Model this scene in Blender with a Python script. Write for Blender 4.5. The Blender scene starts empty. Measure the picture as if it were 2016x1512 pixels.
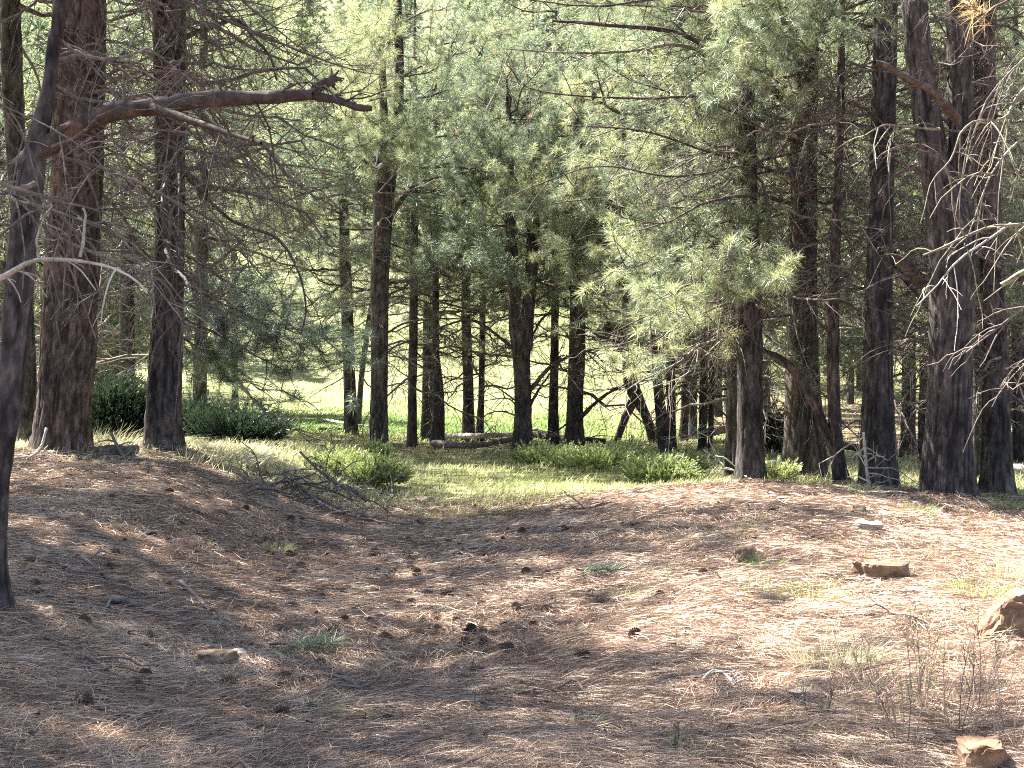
import bpy, math
import numpy as np
from mathutils import Vector, Matrix, Euler

R = math.radians
scene = bpy.context.scene
COL = scene.collection

# ------------------------------------------------------------------ camera, light, exposure
EYE = 1.6
F = 2800.0                       # focal length in pixels of the 2016 px wide photograph
UC, VH = 1008.0, 720.0           # principal column, row of the horizon
cam_d = bpy.data.cameras.new('camera')
cam = bpy.data.objects.new('camera', cam_d)
COL.objects.link(cam)
cam.location = (0, 0, EYE)
cam.rotation_euler = (R(90), 0, 0)
cam_d.sensor_width = 36.0
cam_d.lens = 36.0 * F / 2016.0
cam_d.shift_y = (VH - 756.0) / 2016.0
cam_d.clip_start = 0.1
cam_d.clip_end = 2000.0
scene.camera = cam

SUN_EL, SUN_AZ = R(52), R(-48)   # from behind the trees on the left
SDIR = Vector((math.sin(SUN_AZ) * math.cos(SUN_EL), math.cos(SUN_AZ) * math.cos(SUN_EL), math.sin(SUN_EL)))
world = bpy.data.worlds.new('World')
scene.world = world
world.use_nodes = True
wn = world.node_tree.nodes
sky = wn.new('ShaderNodeTexSky')
sky.sky_type = 'NISHITA'
sky.sun_disc = False
sky.sun_elevation = SUN_EL
sky.sun_rotation = SUN_AZ
sky.air_density = 1.0
sky.dust_density = 2.0
world.node_tree.links.new(sky.outputs[0], wn['Background'].inputs[0])
wn['Background'].inputs[1].default_value = 0.05
sun_d = bpy.data.lights.new('sun', 'SUN')
sun_d.energy = 5.0
sun_d.angle = R(0.5)
sun_d.color = (1.0, 0.95, 0.87)
sun = bpy.data.objects.new('sun', sun_d)
COL.objects.link(sun)
sun.rotation_euler = SDIR.to_track_quat('Z', 'Y').to_euler()
scene.view_settings.view_transform = 'Standard'
scene.view_settings.look = 'None'
scene.view_settings.exposure = 2.8
scene.view_settings.gamma = 1.0
scene.cycles.max_bounces = 8
scene.cycles.filter_width = 1.1
scene.cycles.use_denoising = False
scene.cycles.sample_clamp_direct = 0.7
scene.cycles.sample_clamp_indirect = 0.5
scene.cycles.transmission_bounces = 6

# ------------------------------------------------------------------ noise and terrain
def _hash(ix, iy, iz, seed):
    h = (ix.astype(np.int64) * 374761393 + iy.astype(np.int64) * 668265263 + iz.astype(np.int64) * 2147483647 + seed * 974711) & 0xffffffff
    h = ((h ^ (h >> 13)) * 1274126177) & 0xffffffff
    h = ((h ^ (h >> 16)) * 2246822519) & 0xffffffff
    return ((h ^ (h >> 15)) & 0xffffff) / float(0xffffff)

def vnoise(P, seed=0):
    P = np.asarray(P, float)
    i = np.floor(P).astype(np.int64)
    f = P - i
    f = f * f * (3 - 2 * f)
    out = 0
    for a in (0, 1):
        for b in (0, 1):
            for c in (0, 1):
                w = (f[..., 0] if a else 1 - f[..., 0]) * (f[..., 1] if b else 1 - f[..., 1]) * (f[..., 2] if c else 1 - f[..., 2])
                out = out + w * _hash(i[..., 0] + a, i[..., 1] + b, i[..., 2] + c, seed)
    return out * 2 - 1

def n2(x, y, s, seed=0):
    x = np.asarray(x, float); y = np.asarray(y, float)
    return vnoise(np.stack([x * s, y * s, np.zeros_like(x) + 0.37], -1), seed)

def sstep(a, b, x):
    t = np.clip((np.asarray(x, float) - a) / (b - a), 0, 1)
    return t * t * (3 - 2 * t)

HEAPS = [(-5.27, 16.6, 0.75, 0.14), (-4.16, 17.0, 0.6, 0.11), (2.98, 17.9, 0.55, 0.10), (3.91, 19.0, 0.75, 0.13), (4.10, 17.6, 0.4, 0.07), (4.38, 17.0, 0.55, 0.10), (4.79, 15.6, 0.75, 0.13), (5.94, 17.4, 0.55, 0.10), (-2.27, 24.3, 0.5, 0.08), (0.19, 26.0, 0.55, 0.08), (-2.7, 7.6, 0.4, 0.07)]

def terrain(x, y):
    x = np.asarray(x, float); y = np.asarray(y, float)
    left = 0.52 * sstep(-1.15 - 0.02 * y, -3.9, x) * (0.75 + 0.25 * sstep(5, 15, y)) * (1 - 0.75 * sstep(19, 27, y))
    rise = sstep(3.0, 13.0, y) * (1 - sstep(15.2, 19.0, y))
    right = 0.315 * np.exp(-((x - 2.5) / 1.9) ** 2) * rise
    right2 = -0.10 * sstep(4.6, 7.5, x) * sstep(9, 15, y)
    bump = 0.035 * n2(x, y, 0.55, 3) + 0.022 * n2(x, y, 1.6, 4) + 0.014 * n2(x, y, 4.3, 5)
    swale = -0.05 * np.exp(-((x + 0.55) / 0.85) ** 2) * sstep(22, 16, y) * sstep(4, 8, y)
    for bx, by, br, bh in HEAPS:
        left = left + bh * np.exp(-((x - bx) ** 2 + (y - by) ** 2) / br ** 2)
    t = np.maximum(0, y - 58)
    hill = 0.42 * t * t / (t + 25.0)
    side = 0.06 * np.maximum(0, np.abs(x) - 25) * sstep(20, 60, y)
    return left + right + right2 + bump + swale + hill + side + 0.5 * n2(x, y, 0.05, 6) * sstep(32, 70, y)

def tz(x, y):
    return float(terrain(np.array([x]), np.array([y]))[0])

def P(u, v, Y):
    return np.array([(u - UC) * Y / F, Y, EYE - (v - VH) * Y / F])

def G(u, v):
    """where the line of sight through a pixel of the photograph meets the ground"""
    ys = np.arange(3.0, 120.0, 0.02)
    xs = (u - UC) * ys / F
    zs = EYE - (v - VH) * ys / F
    below = np.nonzero(zs <= terrain(xs, ys))[0]
    k = below[0] if len(below) else len(ys) - 1
    return np.array([xs[k], ys[k], float(terrain(xs[k:k + 1], ys[k:k + 1])[0])])

def grass_mask(x, y):
    nx = n2(x, y, 0.35, 11) * 1.3 + n2(x, y, 1.1, 12) * 0.5
    m = sstep(15.4, 18.6, y + nx - 0.12 * np.clip(x, -6, 0) * -1 * sstep(14, 19, y))
    m = m * (1 - 0.85 * sstep(3.0, 4.8, x + nx * 0.5) * (1 - sstep(50, 75, y)) * (1 - sstep(-4, 0, -0.30 * y - x + 13.5)))
    d = np.exp(-(((x - 0.3 - nx * 0.3) / 3.8) ** 2 + ((y - 28.5) / 3.0) ** 2))
    m = m * (1 - 0.8 * d)
    return np.clip(m, 0, 1)

# ------------------------------------------------------------------ mesh accumulation
class MB:
    def __init__(self):
        self.V, self.F3, self.F4, self.M3, self.M4, self.T = [], [], [], [], [], []
        self.n = 0
    def add(self, V, F3=None, F4=None, mat=0, tint=0.5):
        V = np.asarray(V, float).reshape(-1, 3)
        if F3 is not None and len(F3):
            F3 = np.asarray(F3, np.int64).reshape(-1, 3)
            self.F3.append(F3 + self.n); self.M3.append(np.full(len(F3), mat))
        if F4 is not None and len(F4):
            F4 = np.asarray(F4, np.int64).reshape(-1, 4)
            self.F4.append(F4 + self.n); self.M4.append(np.full(len(F4), mat))
        self.V.append(V)
        self.T.append(np.broadcast_to(np.asarray(tint, float), (len(V),)))
        self.n += len(V)
    def mesh(self, name, mats, smooth=False):
        me = bpy.data.meshes.new(name)
        V = np.concatenate(self.V)
        f3 = np.concatenate(self.F3) if self.F3 else np.zeros((0, 3), np.int64)
        f4 = np.concatenate(self.F4) if self.F4 else np.zeros((0, 4), np.int64)
        m = np.concatenate(self.M3 + self.M4) if (self.M3 or self.M4) else np.zeros(0)
        me.vertices.add(len(V)); me.vertices.foreach_set('co', V.astype(np.float32).ravel())
        loops = np.concatenate([f3.ravel(), f4.ravel()]).astype(np.int32)
        me.loops.add(len(loops)); me.loops.foreach_set('vertex_index', loops)
        starts = np.concatenate([np.arange(len(f3)) * 3, len(f3) * 3 + np.arange(len(f4)) * 4]).astype(np.int32)
        me.polygons.add(len(starts)); me.polygons.foreach_set('loop_start', starts)
        me.polygons.foreach_set('material_index', m.astype(np.int32))
        me.polygons.foreach_set('use_smooth', np.full(len(starts), smooth, bool))
        at = me.attributes.new('tint', 'FLOAT', 'POINT')
        at.data.foreach_set('value', np.concatenate(self.T).astype(np.float32))
        for mm in mats:
            me.materials.append(mm)
        me.update(calc_edges=True)
        return me

def link(name, me, parent=None, loc=(0, 0, 0)):
    o = bpy.data.objects.new(name, me)
    COL.objects.link(o)
    if parent is not None:
        o.parent = parent
    o.location = loc
    return o

def tag(o, label=None, cat=None, group=None, kind=None):
    if label: o['label'] = label
    if cat: o['category'] = cat
    if group: o['group'] = group
    if kind: o['kind'] = kind
    return o

def norm(a):
    a = np.asarray(a, float)
    return a / np.maximum(np.linalg.norm(a, axis=-1, keepdims=True), 1e-9)

def smooth_path(pts, n):
    """Catmull-Rom through the rows of pts (any number of columns), n samples"""
    p = np.asarray(pts, float)
    if len(p) < 3:
        t = np.linspace(0, 1, n)[:, None]
        return p[0] * (1 - t) + p[-1] * t
    q = np.concatenate([[2 * p[0] - p[1]], p, [2 * p[-1] - p[-2]]])
    seg = np.linalg.norm(np.diff(p[:, :3], axis=0), axis=1)
    s = np.concatenate([[0], np.cumsum(seg)]) / max(seg.sum(), 1e-9)
    t = np.linspace(0, 1, n)
    k = np.clip(np.searchsorted(s, t, 'right') - 1, 0, len(p) - 2)
    f = ((t - s[k]) / np.maximum(s[k + 1] - s[k], 1e-9))[:, None]
    a, b, c, d = q[k], q[k + 1], q[k + 2], q[k + 3]
    return 0.5 * ((2 * b) + (c - a) * f + (2 * a - 5 * b + 4 * c - d) * f ** 2 + (3 * b - a - 3 * c + d) * f ** 3)

def tube(mb, pts, rad, k=5, mat=0, tint=0.5, cap=False, rough=0.0, rng=None):
    pts = np.asarray(pts, float)
    n = len(pts)
    rad = np.broadcast_to(np.asarray(rad, float), (n,))
    t = norm(np.gradient(pts, axis=0))
    ref = np.array([0, 0, 1.0]) if abs(t[:, 2].mean()) < 0.8 else np.array([1.0, 0, 0])
    a = norm(np.cross(t, ref)); b = np.cross(t, a)
    th = np.arange(k) * 2 * np.pi / k
    rr = rad[:, None] * np.ones(k)
    if rough and rng is not None:
        rr = rr * (1 + rough * rng.normal(size=(n, k)))
    V = pts[:, None, :] + rr[..., None] * (np.cos(th)[None, :, None] * a[:, None, :] + np.sin(th)[None, :, None] * b[:, None, :])
    V = V.reshape(-1, 3)
    i, j = np.meshgrid(np.arange(n - 1), np.arange(k), indexing='ij')
    j2 = (j + 1) % k
    F4 = np.stack([i * k + j, i * k + j2, (i + 1) * k + j2, (i + 1) * k + j], -1).reshape(-1, 4)
    F3 = None
    if cap:
        V = np.concatenate([V, pts[:1], pts[-1:]])
        jj = np.arange(k)
        F3 = np.concatenate([np.stack([np.full(k, n * k), (jj + 1) % k, jj], -1),
                             np.stack([np.full(k, n * k + 1), (n - 1) * k + jj, (n - 1) * k + (jj + 1) % k], -1)])
    mb.add(V, F3, F4, mat, tint)

def blades(mb, base, d, length, width, bend, mat=0, tint=0.5, rng=None):
    """thin leaves: two-segment strips that taper to a point; all arguments are arrays over the leaves"""
    n = len(base)
    d = norm(d)
    r = rng.normal(size=(n, 3))
    s = norm(np.cross(d, r))
    length = np.broadcast_to(length, (n,))[:, None]; width = np.broadcast_to(width, (n,))[:, None]
    mid = base + d * length * 0.55 + bend * length * 0.18
    tip = base + d * length + bend * length * 0.6
    V = np.stack([base - s * width / 2, base + s * width / 2, mid + s * width * 0.42, mid - s * width * 0.42, tip], 1)
    o = np.arange(n)[:, None] * 5
    F4 = o + np.array([[0, 1, 2, 3]])
    F3 = o + np.array([[3, 2, 4]])
    mb.add(V.reshape(-1, 3), F3, F4, mat, np.repeat(np.broadcast_to(tint, (n,)), 5))

# ------------------------------------------------------------------ materials
def new_mat(name):
    m = bpy.data.materials.new(name)
    m.use_nodes = True
    nt = m.node_tree
    nt.nodes.clear()
    return m, nt, nt.nodes, nt.links

def ramp(N, stops):
    r = N.new('ShaderNodeValToRGB')
    e = r.color_ramp.elements
    e[0].position, e[0].color = stops[0][0], (*stops[0][1], 1)
    e[1].position, e[1].color = stops[-1][0], (*stops[-1][1], 1)
    for p, c in stops[1:-1]:
        x = e.new(p); x.color = (*c, 1)
    return r

def mapping(N, L, scale, coord='Object'):
    tc = N.new('ShaderNodeTexCoord'); mp = N.new('ShaderNodeMapping')
    mp.inputs['Scale'].default_value = scale
    L.new(tc.outputs[coord], mp.inputs['Vector'])
    return mp

def noise(N, L, mp, scale, detail=6, rough=0.6):
    t = N.new('ShaderNodeTexNoise')
    t.inputs['Scale'].default_value = scale
    t.inputs['Detail'].default_value = detail
    t.inputs['Roughness'].default_value = rough
    L.new(mp.outputs[0], t.inputs['Vector'])
    return t

def wood_mat(name, stops, scale=(16, 16, 6), nscale=1.6, bump=0.6, rough=0.85, dist=0.02, plates=False):
    m, nt, N, L = new_mat(name)
    out = N.new('ShaderNodeOutputMaterial'); b = N.new('ShaderNodeBsdfPrincipled')
    mp = mapping(N, L, scale)
    t = noise(N, L, mp, nscale, 8, 0.65)
    cr = ramp(N, stops)
    L.new(t.outputs['Fac'], cr.inputs[0])
    mp2 = mapping(N, L, (1, 1, 1))
    t2 = noise(N, L, mp2, 1.7, 3, 0.5)
    mx = N.new('ShaderNodeMix'); mx.data_type = 'RGBA'; mx.blend_type = 'MULTIPLY'
    mr = N.new('ShaderNodeMapRange'); mr.inputs[1].default_value = 0.3; mr.inputs[2].default_value = 0.7
    mr.inputs[3].default_value = 0.65; mr.inputs[4].default_value = 1.3
    L.new(t2.outputs['Fac'], mr.inputs[0])
    mx.inputs[0].default_value = 1.0
    L.new(cr.outputs[0], mx.inputs[6]); L.new(mr.outputs[0], mx.inputs[7])
    if plates:
        at = N.new('ShaderNodeAttribute'); at.attribute_name = 'tint'
        pr = ramp(N, [(0.0, (0.36, 0.35, 0.35)), (0.45, (0.9, 0.9, 0.9)), (1.0, (1.75, 1.66, 1.6))])  # dark furrow bark, deepened to stand in for soft crevice shade
        L.new(at.outputs['Fac'], pr.inputs[0])
        m3 = N.new('ShaderNodeMix'); m3.data_type = 'RGBA'; m3.blend_type = 'MULTIPLY'; m3.inputs[0].default_value = 1.0
        L.new(mx.outputs[2], m3.inputs[6]); L.new(pr.outputs[0], m3.inputs[7])
        oi = N.new('ShaderNodeObjectInfo'); t5 = noise(N, L, mapping(N, L, (1, 1, 0.7)), 2.3, 4, 0.6)
        av = N.new('ShaderNodeMath'); av.operation = 'MULTIPLY_ADD'; av.inputs[1].default_value = 0.45
        L.new(oi.outputs['Random'], av.inputs[0]); L.new(t5.outputs['Fac'], av.inputs[2])
        vr = ramp(N, [(0.3, (0.78, 0.80, 0.84)), (0.65, (1.0, 1.0, 1.0)), (0.95, (1.4, 1.22, 1.08))])
        L.new(av.outputs[0], vr.inputs[0])
        m4 = N.new('ShaderNodeMix'); m4.data_type = 'RGBA'; m4.blend_type = 'MULTIPLY'; m4.inputs[0].default_value = 1.0
        L.new(m3.outputs[2], m4.inputs[6]); L.new(vr.outputs[0], m4.inputs[7])
        L.new(m4.outputs[2], b.inputs['Base Color'])
    else:
        L.new(mx.outputs[2], b.inputs['Base Color'])
    b.inputs['Roughness'].default_value = rough
    b.inputs['Specular IOR Level'].default_value = 0.25
    bp = N.new('ShaderNodeBump'); bp.inputs['Strength'].default_value = bump; bp.inputs['Distance'].default_value = dist
    L.new(t.outputs['Fac'], bp.inputs['Height']); L.new(bp.outputs[0], b.inputs['Normal'])
    L.new(b.outputs[0], out.inputs[0])
    return m

BARK = wood_mat('pine_bark', [(0.28, (0.018, 0.014, 0.013)), (0.5, (0.057, 0.050, 0.049)), (0.72, (0.125, 0.110, 0.107))], plates=True)
BARK_RED = wood_mat('reddish_pine_bark', [(0.28, (0.022, 0.016, 0.014)), (0.5, (0.072, 0.058, 0.054)), (0.72, (0.15, 0.124, 0.115))], plates=True)
DEAD = wood_mat('dead_branch_wood', [(0.3, (0.075, 0.06, 0.055)), (0.5, (0.17, 0.14, 0.125)), (0.75, (0.32, 0.28, 0.25))], scale=(10, 10, 10))
PALE = wood_mat('bleached_wood', [(0.3, (0.24, 0.21, 0.18)), (0.5, (0.46, 0.42, 0.37)), (0.75, (0.62, 0.58, 0.52))], scale=(10, 10, 10))
LICHEN = wood_mat('lichened_wood', [(0.3, (0.10, 0.085, 0.065)), (0.5, (0.24, 0.22, 0.16)), (0.75, (0.42, 0.40, 0.30))], scale=(12, 12, 12))
LIMBBARK = wood_mat('limb_bark', [(0.3, (0.035, 0.026, 0.022)), (0.5, (0.09, 0.068, 0.058)), (0.75, (0.19, 0.15, 0.125))], scale=(9, 9, 9))
PEELED = wood_mat('peeled_orange_wood', [(0.3, (0.10, 0.06, 0.042)), (0.5, (0.2, 0.12, 0.08)), (0.75, (0.3, 0.2, 0.14))], scale=(9, 9, 9))
CONE = wood_mat('cone_scales', [(0.3, (0.045, 0.03, 0.022)), (0.5, (0.12, 0.08, 0.06)), (0.75, (0.32, 0.23, 0.17))], scale=(30, 30, 30), bump=0.3, dist=0.005)

def leaf_mat(name, stops, transl=0.45, gloss=0.10, grough=0.35, vary=0.5, tboost=1.25):
    m, nt, N, L = new_mat(name)
    out = N.new('ShaderNodeOutputMaterial')
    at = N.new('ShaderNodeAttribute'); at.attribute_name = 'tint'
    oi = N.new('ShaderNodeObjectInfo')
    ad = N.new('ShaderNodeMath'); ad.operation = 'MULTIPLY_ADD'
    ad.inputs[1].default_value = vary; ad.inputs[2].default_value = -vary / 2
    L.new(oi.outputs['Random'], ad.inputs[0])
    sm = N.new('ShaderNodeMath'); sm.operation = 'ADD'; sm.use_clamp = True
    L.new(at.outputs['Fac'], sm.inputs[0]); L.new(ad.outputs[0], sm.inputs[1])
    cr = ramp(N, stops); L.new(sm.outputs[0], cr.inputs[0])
    df = N.new('ShaderNodeBsdfDiffuse'); tr = N.new('ShaderNodeBsdfTranslucent'); gl = N.new('ShaderNodeBsdfGlossy')
    gl.inputs['Roughness'].default_value = grough
    sc = N.new('ShaderNodeMix'); sc.data_type = 'RGBA'; sc.blend_type = 'MULTIPLY'; sc.inputs[0].default_value = 1
    sc.inputs[7].default_value = (tboost, tboost * 1.02, tboost * 0.84, 1)
    L.new(cr.outputs[0], sc.inputs[6])
    L.new(cr.outputs[0], df.inputs[0]); L.new(sc.outputs[2], tr.inputs[0])
    m1 = N.new('ShaderNodeMixShader'); m1.inputs[0].default_value = transl
    L.new(df.outputs[0], m1.inputs[1]); L.new(tr.outputs[0], m1.inputs[2])
    m2 = N.new('ShaderNodeMixShader'); m2.inputs[0].default_value = gloss
    L.new(m1.outputs[0], m2.inputs[1]); L.new(gl.outputs[0], m2.inputs[2])
    gl.inputs[0].default_value = (0.9, 0.95, 0.85, 1)
    L.new(m2.outputs[0], out.inputs[0])
    return m

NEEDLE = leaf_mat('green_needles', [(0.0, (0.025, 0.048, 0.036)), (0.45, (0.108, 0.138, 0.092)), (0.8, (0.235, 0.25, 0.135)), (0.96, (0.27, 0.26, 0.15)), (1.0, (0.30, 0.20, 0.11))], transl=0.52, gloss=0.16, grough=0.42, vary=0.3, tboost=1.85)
JUNI = leaf_mat('juniper_leaves', [(0.0, (0.09, 0.13, 0.06)), (0.5, (0.24, 0.29, 0.125)), (1.0, (0.42, 0.45, 0.21))], transl=0.35, gloss=0.08, vary=0.0)  # lit copy, raised to look sunlit where the row falls in shade
JUNI_SHADED = leaf_mat('shaded_juniper_leaves', [(0.0, (0.009, 0.019, 0.013)), (0.5, (0.020, 0.036, 0.023)), (1.0, (0.04, 0.06, 0.036))], transl=0.3, gloss=0.06, vary=0.0)  # darker copy of the juniper leaves, shade put into the colour
GRASS = leaf_mat('grass_blades', [(0.0, (0.10, 0.18, 0.045)), (0.4, (0.22, 0.275, 0.09)), (0.7, (0.43, 0.42, 0.215)), (1.0, (0.64, 0.59, 0.43))], transl=0.4, gloss=0.05, vary=0.0, tboost=1.15)
LITTER = leaf_mat('fallen_needles', [(0.0, (0.07, 0.042, 0.032)), (0.35, (0.22, 0.138, 0.105)), (0.7, (0.475, 0.325, 0.25)), (1.0, (0.70, 0.56, 0.42))], transl=0.12, gloss=0.07, grough=0.4, vary=0.0, tboost=1.0)
TWIG_RED = wood_mat('reddish_twig', [(0.3, (0.26, 0.17, 0.13)), (0.5, (0.44, 0.32, 0.25)), (0.75, (0.58, 0.48, 0.38))], scale=(20, 20, 20), bump=0.2)

def ground_mat():
    m, nt, N, L = new_mat('ground_cover')
    out = N.new('ShaderNodeOutputMaterial'); b = N.new('ShaderNodeBsdfPrincipled')
    mp = mapping(N, L, (1, 1, 1))
    t1 = noise(N, L, mp, 0.9, 8, 0.7)
    mp2 = mapping(N, L, (6, 22, 8))
    t2 = noise(N, L, mp2, 3.0, 8, 0.75)
    lit = ramp(N, [(0.25, (0.06, 0.04, 0.032)), (0.5, (0.20, 0.14, 0.11)), (0.75, (0.42, 0.31, 0.245))])
    L.new(t2.outputs['Fac'], lit.inputs[0])
    big = ramp(N, [(0.35, (0.72, 0.68, 0.66)), (0.65, (1.12, 1.06, 1.0))])
    L.new(t1.outputs['Fac'], big.inputs[0])
    mul = N.new('ShaderNodeMix'); mul.data_type = 'RGBA'; mul.blend_type = 'MULTIPLY'; mul.inputs[0].default_value = 1
    L.new(lit.outputs[0], mul.inputs[6]); L.new(big.outputs[0], mul.inputs[7])
    mp3 = mapping(N, L, (0.35, 1.4, 1))
    t3 = noise(N, L, mp3, 1.3, 9, 0.72)
    gr = ramp(N, [(0.3, (0.07, 0.11, 0.035)), (0.48, (0.12, 0.15, 0.058)), (0.6, (0.18, 0.19, 0.09)), (0.75, (0.25, 0.24, 0.135))])
    at2 = N.new('ShaderNodeAttribute'); at2.attribute_name = 'dry'
    sub = N.new('ShaderNodeMath'); sub.operation = 'ADD'
    L.new(t3.outputs['Fac'], sub.inputs[0]); L.new(at2.outputs['Fac'], sub.inputs[1])
    L.new(sub.outputs[0], gr.inputs[0])
    at = N.new('ShaderNodeAttribute'); at.attribute_name = 'tint'
    mx = N.new('ShaderNodeMix'); mx.data_type = 'RGBA'
    L.new(at.outputs['Fac'], mx.inputs[0]); L.new(mul.outputs[2], mx.inputs[6]); L.new(gr.outputs[0], mx.inputs[7])
    L.new(mx.outputs[2], b.inputs['Base Color'])
    b.inputs['Roughness'].default_value = 0.95
    b.inputs['Specular IOR Level'].default_value = 0.1
    bp = N.new('ShaderNodeBump'); bp.inputs['Strength'].default_value = 0.9; bp.inputs['Distance'].default_value = 0.03
    L.new(t2.outputs['Fac'], bp.inputs['Height']); L.new(bp.outputs[0], b.inputs['Normal'])
    L.new(b.outputs[0], out.inputs[0])
    return m
GROUND = ground_mat()

def rock_mat(name, stops, moss=(0.2, 0.2, 0.15)):
    m, nt, N, L = new_mat(name)
    out = N.new('ShaderNodeOutputMaterial'); b = N.new('ShaderNodeBsdfPrincipled')
    mp = mapping(N, L, (1, 1, 2.2))
    t = noise(N, L, mp, 7.0, 9, 0.65)
    cr = ramp(N, stops); L.new(t.outputs['Fac'], cr.inputs[0])
    t2 = noise(N, L, mp, 26.0, 6, 0.7)
    mx = N.new('ShaderNodeMix'); mx.data_type = 'RGBA'
    rr = ramp(N, [(0.56, (0, 0, 0)), (0.66, (0.6, 0.6, 0.6))]); L.new(t2.outputs['Fac'], rr.inputs[0])
    L.new(rr.outputs[0], mx.inputs[0]); L.new(cr.outputs[0], mx.inputs[6]); mx.inputs[7].default_value = (*moss, 1)
    L.new(mx.outputs[2], b.inputs['Base Color'])
    b.inputs['Roughness'].default_value = 0.9
    bp = N.new('ShaderNodeBump'); bp.inputs['Strength'].default_value = 0.7; bp.inputs['Distance'].default_value = 0.02
    L.new(t.outputs['Fac'], bp.inputs['Height']); L.new(bp.outputs[0], b.inputs['Normal'])
    L.new(b.outputs[0], out.inputs[0])
    return m
ROCK_BROWN = rock_mat('brown_rock', [(0.3, (0.10, 0.065, 0.045)), (0.5, (0.2, 0.13, 0.085)), (0.72, (0.36, 0.27, 0.19))])
ROCK_RUST = rock_mat('rust_rock', [(0.3, (0.10, 0.055, 0.034)), (0.5, (0.2, 0.115, 0.068)), (0.72, (0.34, 0.23, 0.145))], (0.35, 0.27, 0.18))
ROCK_PALE = rock_mat('pale_rock', [(0.3, (0.25, 0.21, 0.17)), (0.5, (0.4, 0.34, 0.28)), (0.72, (0.52, 0.47, 0.4))], (0.5, 0.46, 0.38))
ROCK_TAN = rock_mat('tan_rock', [(0.3, (0.24, 0.16, 0.10)), (0.5, (0.38, 0.27, 0.18)), (0.72, (0.5, 0.4, 0.28))], (0.45, 0.4, 0.3))

# ------------------------------------------------------------------ ground
def axis(dense0, dense1, step, far0, far1, g=1.13):
    a = list(np.arange(dense0, dense1 + 1e-6, step))
    s = step; x = a[-1]
    while x < far1:
        s = min(s * g, 9.0); x += s; a.append(x)
    s = step; x = a[0]
    while x > far0:
        s = min(s * g, 9.0); x -= s; a.insert(0, x)
    return np.array(a)

def build_ground():
    xs = axis(-5.2, 5.6, 0.09, -330, 330)
    ys = axis(5.0, 18.5, 0.09, -60, 430)
    X, Y = np.meshgrid(xs, ys)
    Z = terrain(X, Y) + 0.012 * n2(X, Y, 9.0, 8) * (Y < 25)
    V = np.stack([X, Y, Z], -1).reshape(-1, 3)
    nx, ny = len(xs), len(ys)
    i, j = np.meshgrid(np.arange(ny - 1), np.arange(nx - 1), indexing='ij')
    Fq = np.stack([i * nx + j, i * nx + j + 1, (i + 1) * nx + j + 1, (i + 1) * nx + j], -1).reshape(-1, 4)
    cy = V[Fq][:, :, 1].mean(1); cx = V[Fq][:, :, 0].mean(1)
    gm = grass_mask(X.ravel(), Y.ravel())
    gm = np.maximum(gm, sstep(42, 60, Y.ravel()) * (1 - 0.8 * sstep(0.15, 0.22, X.ravel() / np.maximum(Y.ravel(), 5)) * (1 - sstep(60, 85, Y.ravel()))))
    # how dry the grass is: lush strip round 34-46 m, straw-coloured nearer and on the slope
    yy = Y.ravel(); xx = X.ravel()
    dry = 0.10 - 0.22 * np.exp(-((yy - 37 - 0.1 * xx) / 7) ** 2) * sstep(6, -1, xx) + 0.02 * sstep(48, 60, yy)
    zone = np.where(cy < 17.4 + 0.3 * np.sin(cx * 1.3), 0, np.where(cy < 60, 1, 2))
    for k, (name, lab) in enumerate([('forest_floor', 'needle strewn forest floor with a shallow hollow between two low banks'),
                                     ('meadow', 'sunlit grassy meadow beyond the banks'),
                                     ('hillside', 'pale grassy slope rising behind the trees')]):
        f = Fq[zone == k]
        idx, inv = np.unique(f.ravel(), return_inverse=True)
        mb = MB(); mb.add(V[idx], None, inv.reshape(-1, 4), 0, gm[idx])
        me = mb.mesh(name, [GROUND], smooth=True)
        at = me.attributes.new('dry', 'FLOAT', 'POINT')
        at.data.foreach_set('value', dry[idx].astype(np.float32))
        tag(link(name, me), lab, None, None, 'structure')
build_ground()

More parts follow.
